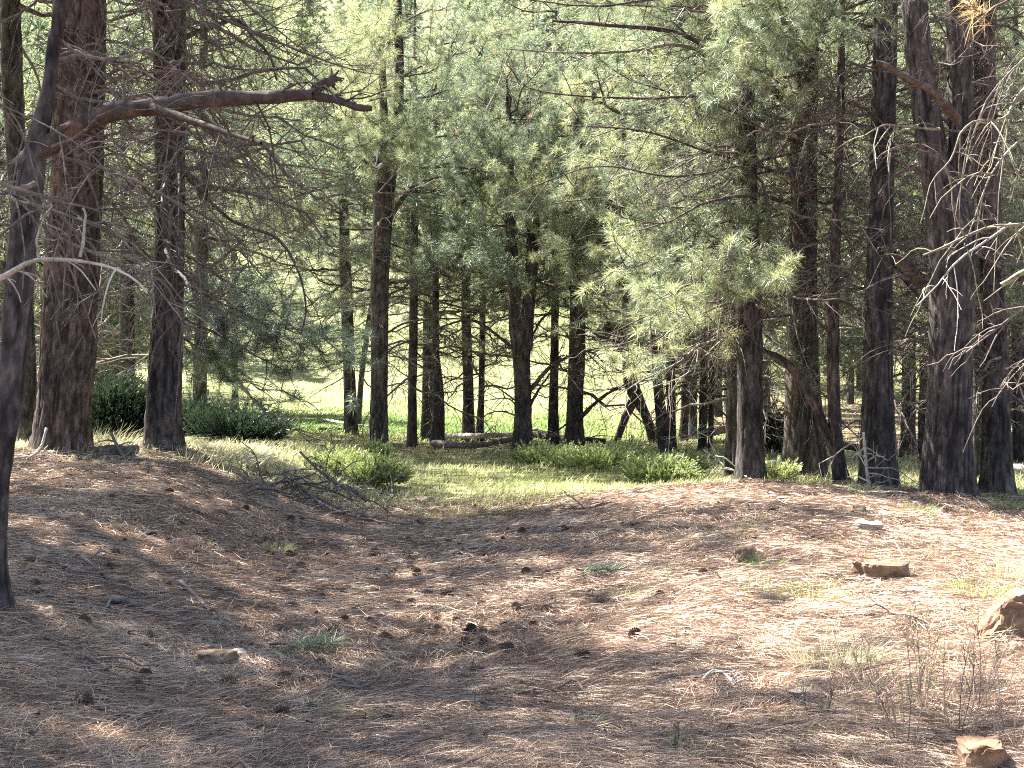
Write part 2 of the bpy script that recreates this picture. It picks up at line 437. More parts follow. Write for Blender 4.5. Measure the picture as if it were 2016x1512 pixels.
# ------------------------------------------------------------------ boughs and dead branches (shared shapes, drawn along +X)
def grow(rng, L, kind):
    """twig skeleton of one branch: list of (points, r0, r1, order)"""
    n = 9
    t = np.linspace(0, 1, n)
    wob = np.cumsum(rng.normal(size=(n, 2)) * 0.035, axis=0) * L
    if kind == 'live':
        z = L * (-0.16 * t + 0.22 * t ** 2) + wob[:, 1] * 0.6
    else:
        z = L * (rng.uniform(-0.1, 0.12) * t - rng.uniform(0.1, 0.36) * t ** 2) + wob[:, 1] * 0.8
    y = wob[:, 0] + L * rng.uniform(-0.12, 0.12) * t ** 2
    ax = np.stack([L * t, y, z], -1)
    r0 = 0.0105 * L + 0.004
    out = [(ax, r0, 0.004, 0)]
    ns = int(rng.integers(12, 16)) if kind == 'live' else int(rng.integers(11, 17))
    for i in range(ns):
        s = 0.16 + 0.80 * (i + rng.random() * 0.8) / ns
        p = np.array([np.interp(s, t, ax[:, c]) for c in range(3)])
        q = np.array([np.interp(min(s + 0.05, 1), t, ax[:, c]) for c in range(3)])
        d = norm(q - p)
        side = 1 if i % 2 else -1
        ang = R(rng.uniform(32, 68)) * side
        d2 = np.array([d[0] * math.cos(ang) - d[1] * math.sin(ang), d[0] * math.sin(ang) + d[1] * math.cos(ang), d[2] + rng.normal() * 0.22])
        l2 = L * (0.42 * (1 - s) + 0.12) * rng.uniform(0.65, 1.25)
        m = 6; tt = np.linspace(0, 1, m)[:, None]
        up = (rng.uniform(0.1, 0.45) if kind == 'live' else rng.uniform(-0.85, 0.12))
        sec = p + norm(d2) * l2 * tt + np.array([0.12 * l2, 0, up * l2]) * tt ** 2 + np.cumsum(rng.normal(size=(m, 3)) * 0.03 * l2, axis=0) * tt
        out.append((sec, 0.0042 * L * (1 - 0.55 * s) + 0.0015, 0.0022, 1))
        nt3 = int(rng.integers(2, 4)) if kind == 'live' else int(rng.integers(3, 6))
        for j in range(nt3):
            s3 = 0.3 + 0.65 * (j + rng.random()) / nt3
            p3 = np.array([np.interp(s3, tt[:, 0], sec[:, c]) for c in range(3)])
            d3 = norm(norm(d2) + rng.normal(size=3) * 0.6 + np.array([0.15, 0, 0.1 if kind == 'live' else -0.25]))
            l3 = l2 * rng.uniform(0.25, 0.55)
            m3 = 4; t3 = np.linspace(0, 1, m3)[:, None]
            up3 = rng.uniform(0.1, 0.5) if kind == 'live' else rng.uniform(-0.7, 0.25)
            ter = p3 + d3 * l3 * t3 + np.array([0, 0, up3 * l3]) * t3 ** 2
            out.append((ter, 0.0028, 0.0014, 2))
    return out

def tuft_needles(mb, rng, p, d, n, ln, w, tint, mat=0, spread=1.0):
    p = np.repeat(np.asarray(p)[None], n, 0); d = norm(np.repeat(np.asarray(d)[None], n, 0))
    r = rng.normal(size=(n, 3)); r = norm(r - (r * d).sum(1, keepdims=True) * d)
    c = rng.uniform(-0.1, 1.0, n)[:, None]
    dd = norm(d * c + r * spread * np.sqrt(np.maximum(0.05, 1 - c * c)) + np.array([0, 0, 0.22]))
    base = p + d * rng.uniform(-0.10, 0.02, n)[:, None]
    bend = np.array([0, 0, -0.35]) + rng.normal(size=(n, 3)) * 0.12
    blades(mb, base, dd, ln * rng.uniform(0.7, 1.15, n), w, bend, mat, (np.clip(tint + rng.normal(size=n) * 0.10, 0, 0.8) if tint < 1.1 else np.full(n, 1.2)), rng)

def make_live(seed, L=2.6, nn=54, ln=0.155, w=0.0042):
    rng = np.random.default_rng(seed)
    sk = grow(rng, L, 'live')
    wood = MB(); need = MB()
    for pts, r0, r1, o in sk:
        tube(wood, pts, np.linspace(r0, r1, len(pts)), (5, 4, 3)[o], 0)
    for pts, r0, r1, o in sk:
        d = norm(pts[-1] - pts[-2])
        tint = np.clip(rng.normal(0.45, 0.16), 0.1, 0.9)
        if rng.random() < 0.015: tint = 1.25
        tuft_needles(need, rng, pts[-1], d, nn, ln, w, tint)
        if o < 2:
            q = pts[-1] - d * 0.16
            tuft_needles(need, rng, q, d, int(nn * 0.7), ln, w, tint)
        if o == 1 and rng.random() < 0.6:
            q = pts[-2] - norm(pts[-2] - pts[-3]) * 0.05
            tuft_needles(need, rng, q, norm(pts[-2] - pts[-3]), int(nn * 0.55), ln, w, tint * 0.9)
    return wood.mesh('bough', [LIMBBARK], True), need.mesh('needles', [NEEDLE])

def make_dead(seed, L=2.4, mat=None, k=(5, 4, 3)):
    rng = np.random.default_rng(seed)
    mb = MB()
    for pts, r0, r1, o in grow(rng, L, 'dead'):
        tube(mb, pts, np.linspace(r0, r1, len(pts)), k[o], 0)
    return mb.mesh('dead_branch', [mat or DEAD], True)

LIVE = [make_live(100 + i, L) for i, L in enumerate([2.2, 2.5, 2.8, 3.0, 2.4, 2.7, 2.0, 3.1])]
DEADS = [make_dead(300 + i, L) for i, L in enumerate([2.2, 2.6, 2.0, 2.8, 2.4, 1.8, 2.5, 3.0])]
DEADP = [make_dead(340 + i, L, PALE) for i, L in enumerate([1.4, 1.8, 2.2])]
# a bough of wood and needles in one, for trees further off
def both(i):
    rng = np.random.default_rng(400 + i)
    L = [2.6, 3.0, 2.8, 3.4, 2.4, 3.2][i]
    sk = grow(rng, L, 'live'); mb = MB()
    for pts, r0, r1, o in sk:
        tube(mb, pts, np.linspace(r0, r1, len(pts)), (5, 3, 3)[o], 0)
    for pts, r0, r1, o in sk:
        d = norm(pts[-1] - pts[-2]); tint = np.clip(rng.normal(0.5, 0.17), 0.1, 0.9)
        tuft_needles(mb, rng, pts[-1], d, 36, 0.17, 0.0072, tint, 1)
        if o < 2:
            tuft_needles(mb, rng, pts[-1] - d * 0.2, d, 22, 0.17, 0.0072, tint, 1)
    return mb.mesh('bough', [LIMBBARK, NEEDLE])
FARB = [both(i) for i in range(6)]

# ------------------------------------------------------------------ trees
def bark_trunk(pts, rad, k, seed, depth, flare=0.0):
    """trunk as rings with furrowed bark relief; pts from the base up"""
    pts = np.asarray(pts); n = len(pts)
    t = norm(np.gradient(pts, axis=0))
    a = norm(np.cross(t, np.array([0, 1.0, 0]))); b = np.cross(t, a)
    th = np.arange(k) * 2 * np.pi / k
    cs, sn = np.cos(th), np.sin(th)
    z = pts[:, 2][:, None] + 0 * cs[None]
    Rr = rad[:, None] + 0 * cs[None]
    q = np.stack([Rr * cs[None], Rr * sn[None], z * 0.26], -1)
    wob = vnoise(q * np.array([1.6, 1.6, 2.2]), seed)
    f1 = np.abs(vnoise(q * 15.0, seed + 1)); f2 = np.abs(vnoise(q * 31.0, seed + 2))
    q2 = q * np.array([1, 1, 2.2]); fur = -np.exp(-(f1 / 0.15) ** 2) - 0.5 * np.exp(-(np.abs(vnoise(q2 * 24.0, seed + 2)) / 0.17) ** 2) + 0.35 * vnoise(q2 * 50, seed + 3)
    zz = (pts[:, 2] - pts[0, 2])[:, None]
    root = flare * np.exp(-zz / 0.32) * (1 + 0.55 * np.cos(th * 5 + seed)[None])
    rr = Rr * (1 + 0.05 * wob) + depth * fur + root * Rr
    V = pts[:, None] + rr[..., None] * (cs[None, :, None] * a[:, None] + sn[None, :, None] * b[:, None])
    i, j = np.meshgrid(np.arange(n - 1), np.arange(k), indexing='ij'); j2 = (j + 1) % k
    F4 = np.stack([i * k + j, i * k + j2, (i + 1) * k + j2, (i + 1) * k + j], -1).reshape(-1, 4)
    tn = np.clip(0.78 + 0.7 * fur + 0.25 * vnoise(q * 22, seed + 4), 0, 1)
    return V.reshape(-1, 3), F4, tn.ravel()

class Tree:
    def __init__(self, label, Y, path, height, seed, k=40, depth=0.012, mat=None, flare=0.25, group=None, name='pine_tree', dz=0.07):
        self.Y = Y; self.rng = np.random.default_rng(seed)
        ctl = []
        for q in path:
            u, v, w = q[:3]; dy = q[3] if len(q) > 3 else 0
            y = Y + dy
            ctl.append([*P(u, v, y), w * y / F / 2])
        ctl = np.array(ctl)
        self.base = np.array([ctl[0, 0], ctl[0, 1], tz(ctl[0, 0], ctl[0, 1])])
        ctl[0, 2] = self.base[2] - 0.12
        ztop = self.base[2] + height
        if ztop > ctl[-1, 2] + 0.5:
            d = (ctl[-1, :2] - ctl[-2, :2]) / max(ctl[-1, 2] - ctl[-2, 2], 0.1) * 0.5
            h = ztop - ctl[-1, 2]
            ctl = np.vstack([ctl, [*(ctl[-1, :2] + d * h * 0.5), ctl[-1, 2] + h * 0.5, ctl[-1, 3] * 0.62], [*(ctl[-1, :2] + d * h * 0.7), ztop, 0.02]])
        n = int(max(24, (min(ztop, 9.0) - self.base[2]) / dz))
        sm = smooth_path(ctl, n)
        self.axis = sm[:, :3]; self.rad = np.maximum(sm[:, 3], 0.012); self.height = height
        self.root = bpy.data.objects.new(name, None)
        COL.objects.link(self.root)
        self.root.location = self.base
        self.root.empty_display_size = 0.2
        tag(self.root, label, 'tree', group)
        V, F4, tn = bark_trunk(self.axis - self.base, self.rad, k, seed, depth, flare)
        mb = MB(); mb.add(V, None, F4, 0, tn)
        self.mat = mat or BARK; self.k = k; self.depth = depth; self.seed = seed
        link('trunk', mb.mesh('trunk', [self.mat], True), self.root)
    def at(self, z):
        return np.array([np.interp(z, self.axis[:, 2], self.axis[:, c]) for c in range(3)])
    def stem(self, path, extra=3.0, seed=0):
        """a second leader of a forked trunk"""
        ctl = np.array([[*P(u, v, self.Y + (r[0] if r else 0)), w * self.Y / F / 2] for u, v, w, *r in path])
        d = norm(ctl[-1, :3] - ctl[-2, :3]); d[2] = max(d[2], 0.9)
        if extra:
            ctl = np.vstack([ctl, [*(ctl[-1, :3] + d * extra), 0.03]])
        sm = smooth_path(ctl, int(max(16, np.linalg.norm(ctl[-1, :3] - ctl[0, :3]) / 0.09)))
        V, F4, tn = bark_trunk(sm[:, :3] - self.base, np.maximum(sm[:, 3], 0.01), max(16, int(self.k * 0.7)), self.seed + 50 + seed, self.depth * 0.8)
        mb = MB(); mb.add(V, None, F4, 0, tn)
        link('stem', mb.mesh('stem', [self.mat], True), self.root)
        return sm
    def put(self, me, p, az, el, s, name, parent=None, roll=0.0):
        o = bpy.data.objects.new(name, me)
        COL.objects.link(o)
        o.parent = parent or self.root
        if parent is None:
            o.location = np.asarray(p) - self.base
            o.rotation_euler = (Euler((roll, 0, 0)).to_matrix().to_4x4() and (Matrix.Rotation(az, 4, 'Z') @ Matrix.Rotation(-el, 4, 'Y') @ Matrix.Rotation(roll, 4, 'X'))).to_euler()
            o.scale = (s, s, s)
        return o
    def bough(self, p, az, el, s, far=False, roll=0.0):
        r = self.rng
        if far:
            return self.put(FARB[r.integers(len(FARB))], p, az, el, s, 'bough', None, roll)
        w, nd = LIVE[r.integers(len(LIVE))]
        o = self.put(w, p, az, el, s, 'bough', None, roll)
        self.put(nd, p, 0, 0, 1, 'needles', o)
        return o
    def crown(self, z0, z1, n, s0=1.0, s1=0.45, far=False, az=None, el=(-5, 20)):
        r = self.rng
        for i in range(n):
            f = (i + r.random()) / n
            z = z0 + (z1 - z0) * f
            a = i * 2.39996 + r.normal() * 0.4 if az is None else R(r.uniform(*az))
            s = (s0 + (s1 - s0) * f) * r.uniform(0.75, 1.2)
            self.bough(self.at(self.base[2] + z), a, R(r.uniform(*el) + 25 * f * f), s, far, r.normal() * 0.25)
    def deads(self, z0, z1, n, s=1.0, az=None, el=(-30, 10), pool=None):
        r = self.rng
        pool = pool or DEADS
        for i in range(n):
            z = z0 + (z1 - z0) * (i + r.random()) / n
            a = i * 2.39996 + r.normal() * 0.5 if az is None else R(r.uniform(*az))
            self.put(pool[r.integers(len(pool))], self.at(self.base[2] + z), a, R(r.uniform(*el)), s * r.uniform(0.55, 1.2), 'dead_branch', None, r.uniform(0, 6.28))
    def limb(self, path, r0, r1, twigs=8, tl=0.6, mat=None, tufts=0, droop=0.3, name='limb', peel=False, seed=1, tint=None, tiprough=0.10):
        """one particular branch, drawn through points of the photograph at the tree's own depth"""
        rng = np.random.default_rng(self.seed * 31 + seed)
        ctl = np.array([P(u, v, self.Y + (r[0] if r else 0)) for u, v, *r in path])
        n = max(14, int(np.linalg.norm(np.diff(ctl, axis=0), axis=1).sum() / 0.06))
        pts = smooth_path(ctl, n) - self.base
        pts = pts + np.cumsum(rng.normal(size=pts.shape) * 0.002, axis=0)
        mb = MB(); need = MB()
        rad = np.linspace(r0, r1, n) * (1 + 0.16 * rng.normal(size=n).cumsum() / math.sqrt(n))
        tube(mb, pts, np.maximum(rad, 0.003), 9 if r0 > 0.03 else 5, 0, rough=tiprough, rng=rng)
        tdir = norm(np.gradient(pts, axis=0))
        if r0 > 0.028:
            for i in range(7):
                k = int(rng.uniform(0.2, 0.97) * n); d = norm(rng.normal(size=3) + tdir[k] * 0.4); l = rng.uniform(1.4, 3.2) * rad[k]
                tube(mb, pts[k] + d * l * np.linspace(0, 1, 4)[:, None], np.array([0.5, 0.34, 0.26, 0.12]) * rad[k], 6, 0, rough=0.15, rng=rng)
        L = np.linalg.norm(np.diff(pts, axis=0), axis=1).sum()
        ends = []
        for i in range(twigs):
            s = 0.15 + 0.85 * (i + rng.random()) / max(twigs, 1)
            k = min(n - 1, int(s * n))
            q = norm(rng.normal(size=3) * np.array([1, 0.8, 0.8])); d = norm(tdir[k] * 0.7 + q)
            l = tl * rng.uniform(0.4, 1.2)
            m = 6; tt = np.linspace(0, 1, m)[:, None]
            dz = rng.uniform(0.0, 0.5) if tufts else -droop * rng.uniform(0.2, 2.0)
            tw = pts[k] + d * l * tt + np.array([0, 0, dz * l]) * tt ** 2 + np.cumsum(rng.normal(size=(m, 3)) * 0.035 * l, axis=0) * tt
            tube(mb, tw, np.linspace(min(0.008, r0 * 0.5) * min(1, 0.5 + l), 0.0025, m), 4, 0)
            ends.append((tw, d))
            for j in range(rng.integers(1, 4)):
                kk = rng.integers(1, m); d4 = norm(d + rng.normal(size=3) * 0.8); l4 = l * rng.uniform(0.25, 0.6)
                t4 = np.linspace(0, 1, 4)[:, None]
                t4p = tw[kk] + d4 * l4 * t4 + np.array([0, 0, (0.3 if tufts else -0.35) * l4]) * t4 ** 2
                tube(mb, t4p, np.linspace(0.0035, 0.0018, 4), 3, 0)
                ends.append((t4p, d4))
        o = link(name, mb.mesh(name, [mat or LIMBBARK], True), self.root)
        if tufts:
            for tw, d in ends + [(pts, tdir[-1])]:
                ti = 1.2 if (tint or 0) > 1.1 else np.clip(rng.normal(0.55 if tint is None else tint, 0.14), 0, 0.9)
                d = norm(tw[-1] - tw[-2])
                tuft_needles(need, rng, tw[-1], d, int(tufts * 1.2), 0.15, 0.004, ti)
                tuft_needles(need, rng, tw[-1] - d * 0.12, d, tufts // 2, 0.15, 0.004, ti)
            link('needles', need.mesh('needles', [NEEDLE]), o)
        if peel:
            pm = MB()
            a, b = int(0.15 * n), int(0.33 * n)
            tube(pm, pts[a:b] + np.array([0, -0.016, -0.012]), np.maximum(rad[a:b] * 0.86, 0.003) * np.interp(np.linspace(0, 1, b - a), [0, 0.3, 0.7, 1], [0.25, 1, 1, 0.2]), 12, 0, rough=0.05, rng=rng)
            link('peeled_patch', pm.mesh('peeled_patch', [PEELED], True), o)
        return pts + self.base

# --- the left bank
t = Tree('slim leaning dark pine at the edge of the left bank, with a long bare limb', 7.6,
         [(-2, 1235, 72), (-12, 1120, 50), (-6, 950, 50), (20, 780, 52), (35, 600, 58), (46, 470, 58), (62, 340, 54), (92, 190, 32), (110, 60, 27), (118, 0, 25)], 7.5, 11, k=56, depth=0.007, flare=0.35, dz=0.05)
TREE_EDGE = t
t.limb([(40, 330), (110, 275), (200, 228), (300, 212), (400, 196), (520, 190), (620, 185)], 0.056, 0.030, 9, 0.5, peel=True, name='limb', seed=1, droop=0.5)
t.limb([(612, 186), (632, 168), (656, 150)], 0.032, 0.022, 1, 0.3, seed=2)
t.limb([(600, 186), (660, 196), (700, 212), (732, 218)], 0.026, 0.015, 2, 0.3, seed=3)
t.limb([(300, 210, -0.05), (370, 235, -0.3), (440, 262, -0.5), (512, 285, -0.7)], 0.025, 0.011, 5, 0.5, seed=4, mat=LIMBBARK)
t.limb([(70, 360, -0.1), (20, 385, -0.6), (90, 410, -0.9), (170, 440, -1.0), (240, 470, -1.0)], 0.016, 0.006, 10, 0.5, mat=DEAD, seed=5, droop=0.7)
t.limb([(60, 420), (130, 470, .3), (250, 520, .6), (330, 560, .8), (365, 640, .9)], 0.012, 0.005, 12, 0.5, mat=DEAD, seed=6)
t.limb([(80, 300), (200, 330, .3), (330, 390, .6), (430, 470, .8)], 0.013, 0.005, 12, 0.5, mat=DEAD, seed=7)
t.limb([(100, 120), (180, 110, .4), (260, 150, .8), (340, 250, 1)], 0.012, 0.004, 12, 0.5, mat=DEAD, seed=8)
t.deads(2.2, 4.2, 8, 0.42, az=(-60, 60), pool=DEADS)
t.crown(5.4, 7.2, 6, 0.7, 0.4)

t = Tree('dark pine half hidden behind the slim leaning one, left of the widest trunk', 20.5,
         [(54, 866, 46), (54, 740, 34), (48, 600, 34), (38, 400, 36), (26, 200, 40), (20, 0, 40)], 10, 12, k=32)
t.deads(1.5, 6, 20, 0.9); t.crown(6.4, 9.6, 34, 1.3, 0.8, far=True)

t = Tree('widest pine trunk on the left bank, reddish furrowed bark and flared foot', 16.6,
         [(120, 905, 116), (126, 800, 106), (134, 700, 110), (138, 600, 108), (146, 450, 106), (153, 300, 102), (157, 0, 99)], 10, 13, k=100, depth=0.018, mat=BARK_RED, flare=0.14, dz=0.05)
TREE_WIDE = t
t.deads(1.9, 7.5, 52, 0.85, az=(-120, 80)); t.crown(6.2, 9.6, 16, 1.15, 0.6)
t.limb([(200, 170, -.3), (260, 145, -.7), (330, 140, -1.2), (400, 150, -1.6)], 0.022, 0.008, 8, 0.6, mat=PEELED, seed=2)

t = Tree('straight dark pine on the crest of the left bank, second wide trunk there', 17.0,
         [(322, 908, 80), (322, 800, 71), (328, 650, 66), (334, 450, 60), (334, 200, 62), (333, 0, 64)], 10, 14, k=80, depth=0.015, flare=0.14, dz=0.055)
TREE_CREST = t
t.deads(1.8, 7.5, 64, 0.95, az=(-120, 100), el=(-45, 5)); t.crown(6.0, 9.6, 16, 1.15, 0.6)
t.limb([(350, 80, .2), (460, 40, .4), (500, 75, .5), (530, 110, .5), (545, 160, .6)], 0.035, 0.014, 9, 0.7, seed=3)
t.limb([(350, 330, 0), (450, 430, -.3), (540, 470, -.6), (585, 540, -.8), (600, 610, -.8), (590, 660, -.8)], 0.024, 0.008, 8, 0.5, mat=LIMBBARK, seed=4)
for q in ([(360, 560), (440, 600, .5), (520, 640, .8), (600, 690, 1.0)], [(350, 620), (430, 660, .6), (500, 700, .9), (570, 735, 1.1)], [(360, 500, .5), (460, 560, 1.2), (560, 630, 1.6), (640, 700, 1.8)],
          [(350, 660, .5), (400, 690, 1), (450, 720, 1.4)], [(400, 600, 1.5), (520, 640, 2), (620, 660, 2), (690, 720, 2)]):
    t.limb(q, 0.018, 0.007, 24, 0.6, tufts=46, seed=int(q[1][1]), tint=0.06)  # low tint puts shade into the needle colour of these drooping boughs

# trees standing further back on the left
TL = []
for (lab, Y, path, h) in [
    ('thin pine stem alone on the meadow edge, seen under the drooping dark bough', 42, [(463, 812, 15), (462, 700, 13), (460, 500, 11)], 11),
    ('shaded pine behind the dark juniper thicket, between the two widest trunks', 27, [(252, 850, 34), (250, 600, 30), (248, 200, 26)], 14),
    ('shaded pine standing just behind and beside the second wide trunk', 25, [(392, 860, 30), (396, 600, 26), (400, 200, 22)], 13),
    ('pine deep in shade behind the leaning edge tree', 31, [(15, 850, 34), (12, 500, 30), (8, 100, 26)], 14)]:
    h = min(h, 10.0)
    t = Tree(lab, Y, path, h, 20 + len(TL), k=24, depth=0.01, dz=0.14); TL.append(t)
    far = Y > 40
    t.deads(2.6 if far else 1.2, 7.0, 14 if far else 34, 1.1, el=(-40, 5)); t.crown(5.0 if far else 3.6, h - 0.5, 24, 1.05, 0.4, far=True, el=(-18, 15))

# --- the middle
t = Tree('forked pine beside the near juniper, tallest trunk in the middle of the clearing', 24.3,
         [(746, 893, 40), (746, 800, 36), (747, 700, 35), (748, 550, 36), (754, 420, 38), (758, 345, 46), (778, 290, 22), (786, 150, 19), (782, 0, 18)], 10.5, 31, k=56, depth=0.011, dz=0.07)
TREE_FORK = t
t.stem([(752, 400, 24), (748, 340, 24), (756, 260, 18), (752, 120, 15), (748, 0, 14)])
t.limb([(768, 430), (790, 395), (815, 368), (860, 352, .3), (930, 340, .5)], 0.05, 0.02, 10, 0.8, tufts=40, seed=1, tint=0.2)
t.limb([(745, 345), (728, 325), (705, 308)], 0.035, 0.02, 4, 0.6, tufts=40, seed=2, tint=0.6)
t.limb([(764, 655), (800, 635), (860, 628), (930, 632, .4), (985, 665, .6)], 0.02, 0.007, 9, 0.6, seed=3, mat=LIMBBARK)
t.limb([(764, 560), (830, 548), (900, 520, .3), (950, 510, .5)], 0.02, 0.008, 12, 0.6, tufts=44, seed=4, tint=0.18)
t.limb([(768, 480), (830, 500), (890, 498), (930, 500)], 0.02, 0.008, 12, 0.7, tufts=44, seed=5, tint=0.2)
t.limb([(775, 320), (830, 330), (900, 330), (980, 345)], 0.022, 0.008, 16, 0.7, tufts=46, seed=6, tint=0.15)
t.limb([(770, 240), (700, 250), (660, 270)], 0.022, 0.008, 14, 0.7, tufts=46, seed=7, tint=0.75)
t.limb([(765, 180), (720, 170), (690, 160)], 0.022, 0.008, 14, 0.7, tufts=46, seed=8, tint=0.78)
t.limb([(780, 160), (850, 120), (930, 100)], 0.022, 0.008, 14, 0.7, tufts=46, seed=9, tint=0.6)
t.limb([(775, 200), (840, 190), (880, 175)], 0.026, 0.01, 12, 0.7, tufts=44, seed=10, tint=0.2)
t.limb([(764, 700), (800, 705), (850, 715)], 0.012, 0.005, 8, 0.5, seed=11, mat=DEAD)
t.limb([(764, 760), (790, 755), (815, 765)], 0.012, 0.005, 6, 0.4, seed=12, mat=DEAD)
for q in ([(770, 300), (740, 280, -1), (700, 290, -2)], [(770, 260), (800, 250, -1), (830, 270, -2)], [(765, 330), (790, 320, -1), (810, 310, -1.8)], [(770, 110), (740, 110, -1), (700, 130, -2)], [(768, 270), (730, 240, -1), (690, 230, -1.6)], [(775, 60), (740, 50, -1), (720, 70, -1.8)]):
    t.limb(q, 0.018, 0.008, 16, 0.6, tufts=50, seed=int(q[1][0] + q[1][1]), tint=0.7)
t.deads(1.6, 4.2, 12, 0.5); t.crown(4.6, 9.2, 14, 0.85, 0.5, el=(-12, 22))

mid = [
    ('dark pine on the meadow just left of the forked pine', 30.5, [(692, 856, 27), (688, 740, 24), (683, 600, 24), (678, 480, 22), (672, 250, 18)], 13, 26),
    ('thin leaning pine right behind the dark meadow trunk', 34, [(704, 822, 12), (712, 740, 12), (722, 660, 11), (735, 560, 9)], 9, 12),
    ('narrow straight pine, first right of the forked pine', 27.5, [(811, 881, 20), (812, 760, 18), (814, 650, 18), (816, 400, 15)], 12, 18),
    ('reddish pine at the back of the tight cluster right of the forked pine', 31, [(841, 858, 25), (843, 760, 24), (844, 650, 24), (846, 300, 18)], 13, 26),
    ('dark pine at the front of the tight cluster right of the forked pine', 28.6, [(860, 874, 28), (863, 780, 24), (858, 690, 15), (858, 560, 13)], 12, 20),
    ('thicker of the touching pair of pines left of the stout double trunk', 30, [(922, 861, 27), (922, 760, 21), (918, 640, 20), (914, 350, 16)], 13, 22),
    ('thinner of the touching pair of pines left of the stout double trunk', 29.5, [(944, 866, 18), (948, 760, 13), (950, 600, 13), (952, 300, 11)], 12, 14),
    ('slim pine between the stout double trunk and the dark one on its right', 28.5, [(1090, 872, 24), (1090, 780, 19), (1092, 690, 17), (1094, 400, 14)], 12, 18),
    ('stout dark pine with a thick low limb, right of the stout double trunk', 28.0, [(1131, 876, 40), (1132, 800, 32), (1136, 690, 32), (1138, 500, 28), (1140, 200, 22)], 14, 30),
    ('forked leaning pine straddling above the green juniper row', 29.5, [(1292, 892, 22), (1272, 820, 19), (1248, 770, 30), (1239, 730, 27), (1236, 640, 24), (1230, 350, 18)], 13, 20),
    ('reddish leaning pine at the end of the green juniper row', 26.0, [(1312, 893, 28), (1302, 820, 24), (1294, 740, 20), (1286, 600, 18), (1280, 300, 15)], 13, 22),
    ('straight pine touching the reddish leaning one by the juniper row', 27.0, [(1322, 890, 20), (1321, 780, 18), (1319, 650, 17), (1316, 350, 14)], 13, 16),
    ('first of the small shaded pines beyond the juniper row', 30, [(1345, 880, 17), (1349, 790, 17), (1352, 650, 16), (1356, 300, 13)], 12, 14),
    ('second of the small shaded pines beyond the juniper row', 31, [(1364, 878, 16), (1365, 790, 16), (1366, 650, 15), (1368, 300, 12)], 12, 14),
    ('pair-forming dark pine left of the fallen reddish log', 27, [(1383, 905, 17), (1384, 820, 17), (1386, 650, 15), (1388, 300, 12)], 12, 14),
    ('thin dark pine beside the fallen reddish log', 27.5, [(1397, 908, 11), (1400, 820, 11), (1402, 650, 11), (1402, 350, 9)], 11, 12),
    ('grey pine close behind the trunk at the crest of the right mound', 20.0, [(1441, 945, 32), (1443, 840, 30), (1446, 700, 28), (1450, 300, 22)], 14, 30),
    ('shaded pine far back between the two bulky right trunks', 26.5, [(1788, 985, 32), (1788, 850, 28), (1790, 700, 26), (1792, 300, 20)], 14, 22),
    ('dark narrow pine hugging the left of the biggest right trunk', 25, [(1818, 975, 20), (1818, 850, 22), (1820, 700, 20), (1822, 300, 16)], 13, 18),
    ('dark pine tucked right behind the trunk with the dead twig heap', 20.2, [(1757, 975, 26), (1752, 850, 22), (1748, 700, 20), (1746, 300, 16)], 13, 22),
    ('narrow pine just right of the biggest right trunk, deep in shade', 21, [(1925, 985, 22), (1924, 850, 20), (1925, 700, 20), (1928, 300, 18)], 13, 20),
    ('pine at the far right behind dead grey twigs', 24, [(2010, 960, 30), (2008, 800, 28), (2004, 600, 26), (2000, 200, 22)], 14, 22),
]
for i, (lab, Y, path, h, k) in enumerate(mid):
    h = min(h, 7.2 + 1.6 * ((i * 7) % 5) / 4)
    t = Tree(lab, Y, path, h, 50 + i, k=k, depth=0.009, dz=0.11)
    right = path[0][0] > 1340
    t.deads(1.0, 6.0 if right else 4.0, 34 if right else 12, 0.8, el=(-28, 10))
    t.crown(2.7 if not right else 3.8, 6.6, 9, 0.9, 0.85, far=True, el=(-25, 14))
    t.crown(3.4 if not right else 4.4, 7.0, 5, 0.8, 0.8, far=True, el=(-30, 10), az=(-155, -25))
    t.crown(6.6, 9.2, 6, 0.8, 0.42, far=True, el=(-10, 20))
    if not right: t.crown(1.9, 3.2, 3, 0.5, 0.6, far=True, el=(-25, 5))
    if right: t.crown(2.4, 5.0, 9, 0.75, 0.8, far=True, el=(-40, -5), az=(-200, 20))
    if 'straddling' in lab:
        t.stem([(1246, 790, 20), (1228, 830, 15), (1214, 872, 13), (1210, 900, 13)], extra=0, seed=1)
        t.limb([(1290, 770), (1330, 755), (1420, 740, -.4), (1500, 700, -.8)], 0.02, 0.006, 8, 0.5, seed=3)
    if 'thick low limb' in lab:
        t.limb([(1140, 825, -.2), (1170, 795, -.4), (1205, 770, -.6), (1222, 765, -.7)], 0.05, 0.03, 3, 0.5, seed=4)
        t.limb([(1120, 830), (1095, 850, -.3), (1070, 870, -.6), (1045, 880, -.8)], 0.02, 0.01, 4, 0.4, seed=5)
        t.stem([(1140, 640, 22), (1150, 560, 16), (1158, 400, 13)], seed=2)

t = Tree('stout dark pine splitting into two stems in the middle of the clearing', 26.0,
         [(1028, 884, 40), (1030, 800, 34), (1026, 700, 36), (1024, 640, 46), (1014, 590, 26), (1006, 450, 22), (1000, 250, 18)], 6.6, 80, k=48, depth=0.011, dz=0.08)
TREE_DOUBLE = t
t.stem([(1034, 690, 30), (1040, 610, 26), (1048, 500, 25), (1050, 400, 26), (1046, 310, 18)], extra=1.2, seed=1)
t.limb([(1016, 690), (985, 665), (935, 632, -.3), (880, 640, -.5), (840, 665, -.6)], 0.032, 0.01, 10, 0.7, seed=1)
t.limb([(1042, 770), (1075, 730), (1110, 705, -.4), (1160, 690, -.6), (1230, 680, -.8)], 0.04, 0.012, 12, 0.7, seed=2)
t.limb([(1044, 800), (1060, 770), (1085, 735, .3), (1110, 700, .4)], 0.03, 0.01, 8, 0.7, seed=3)
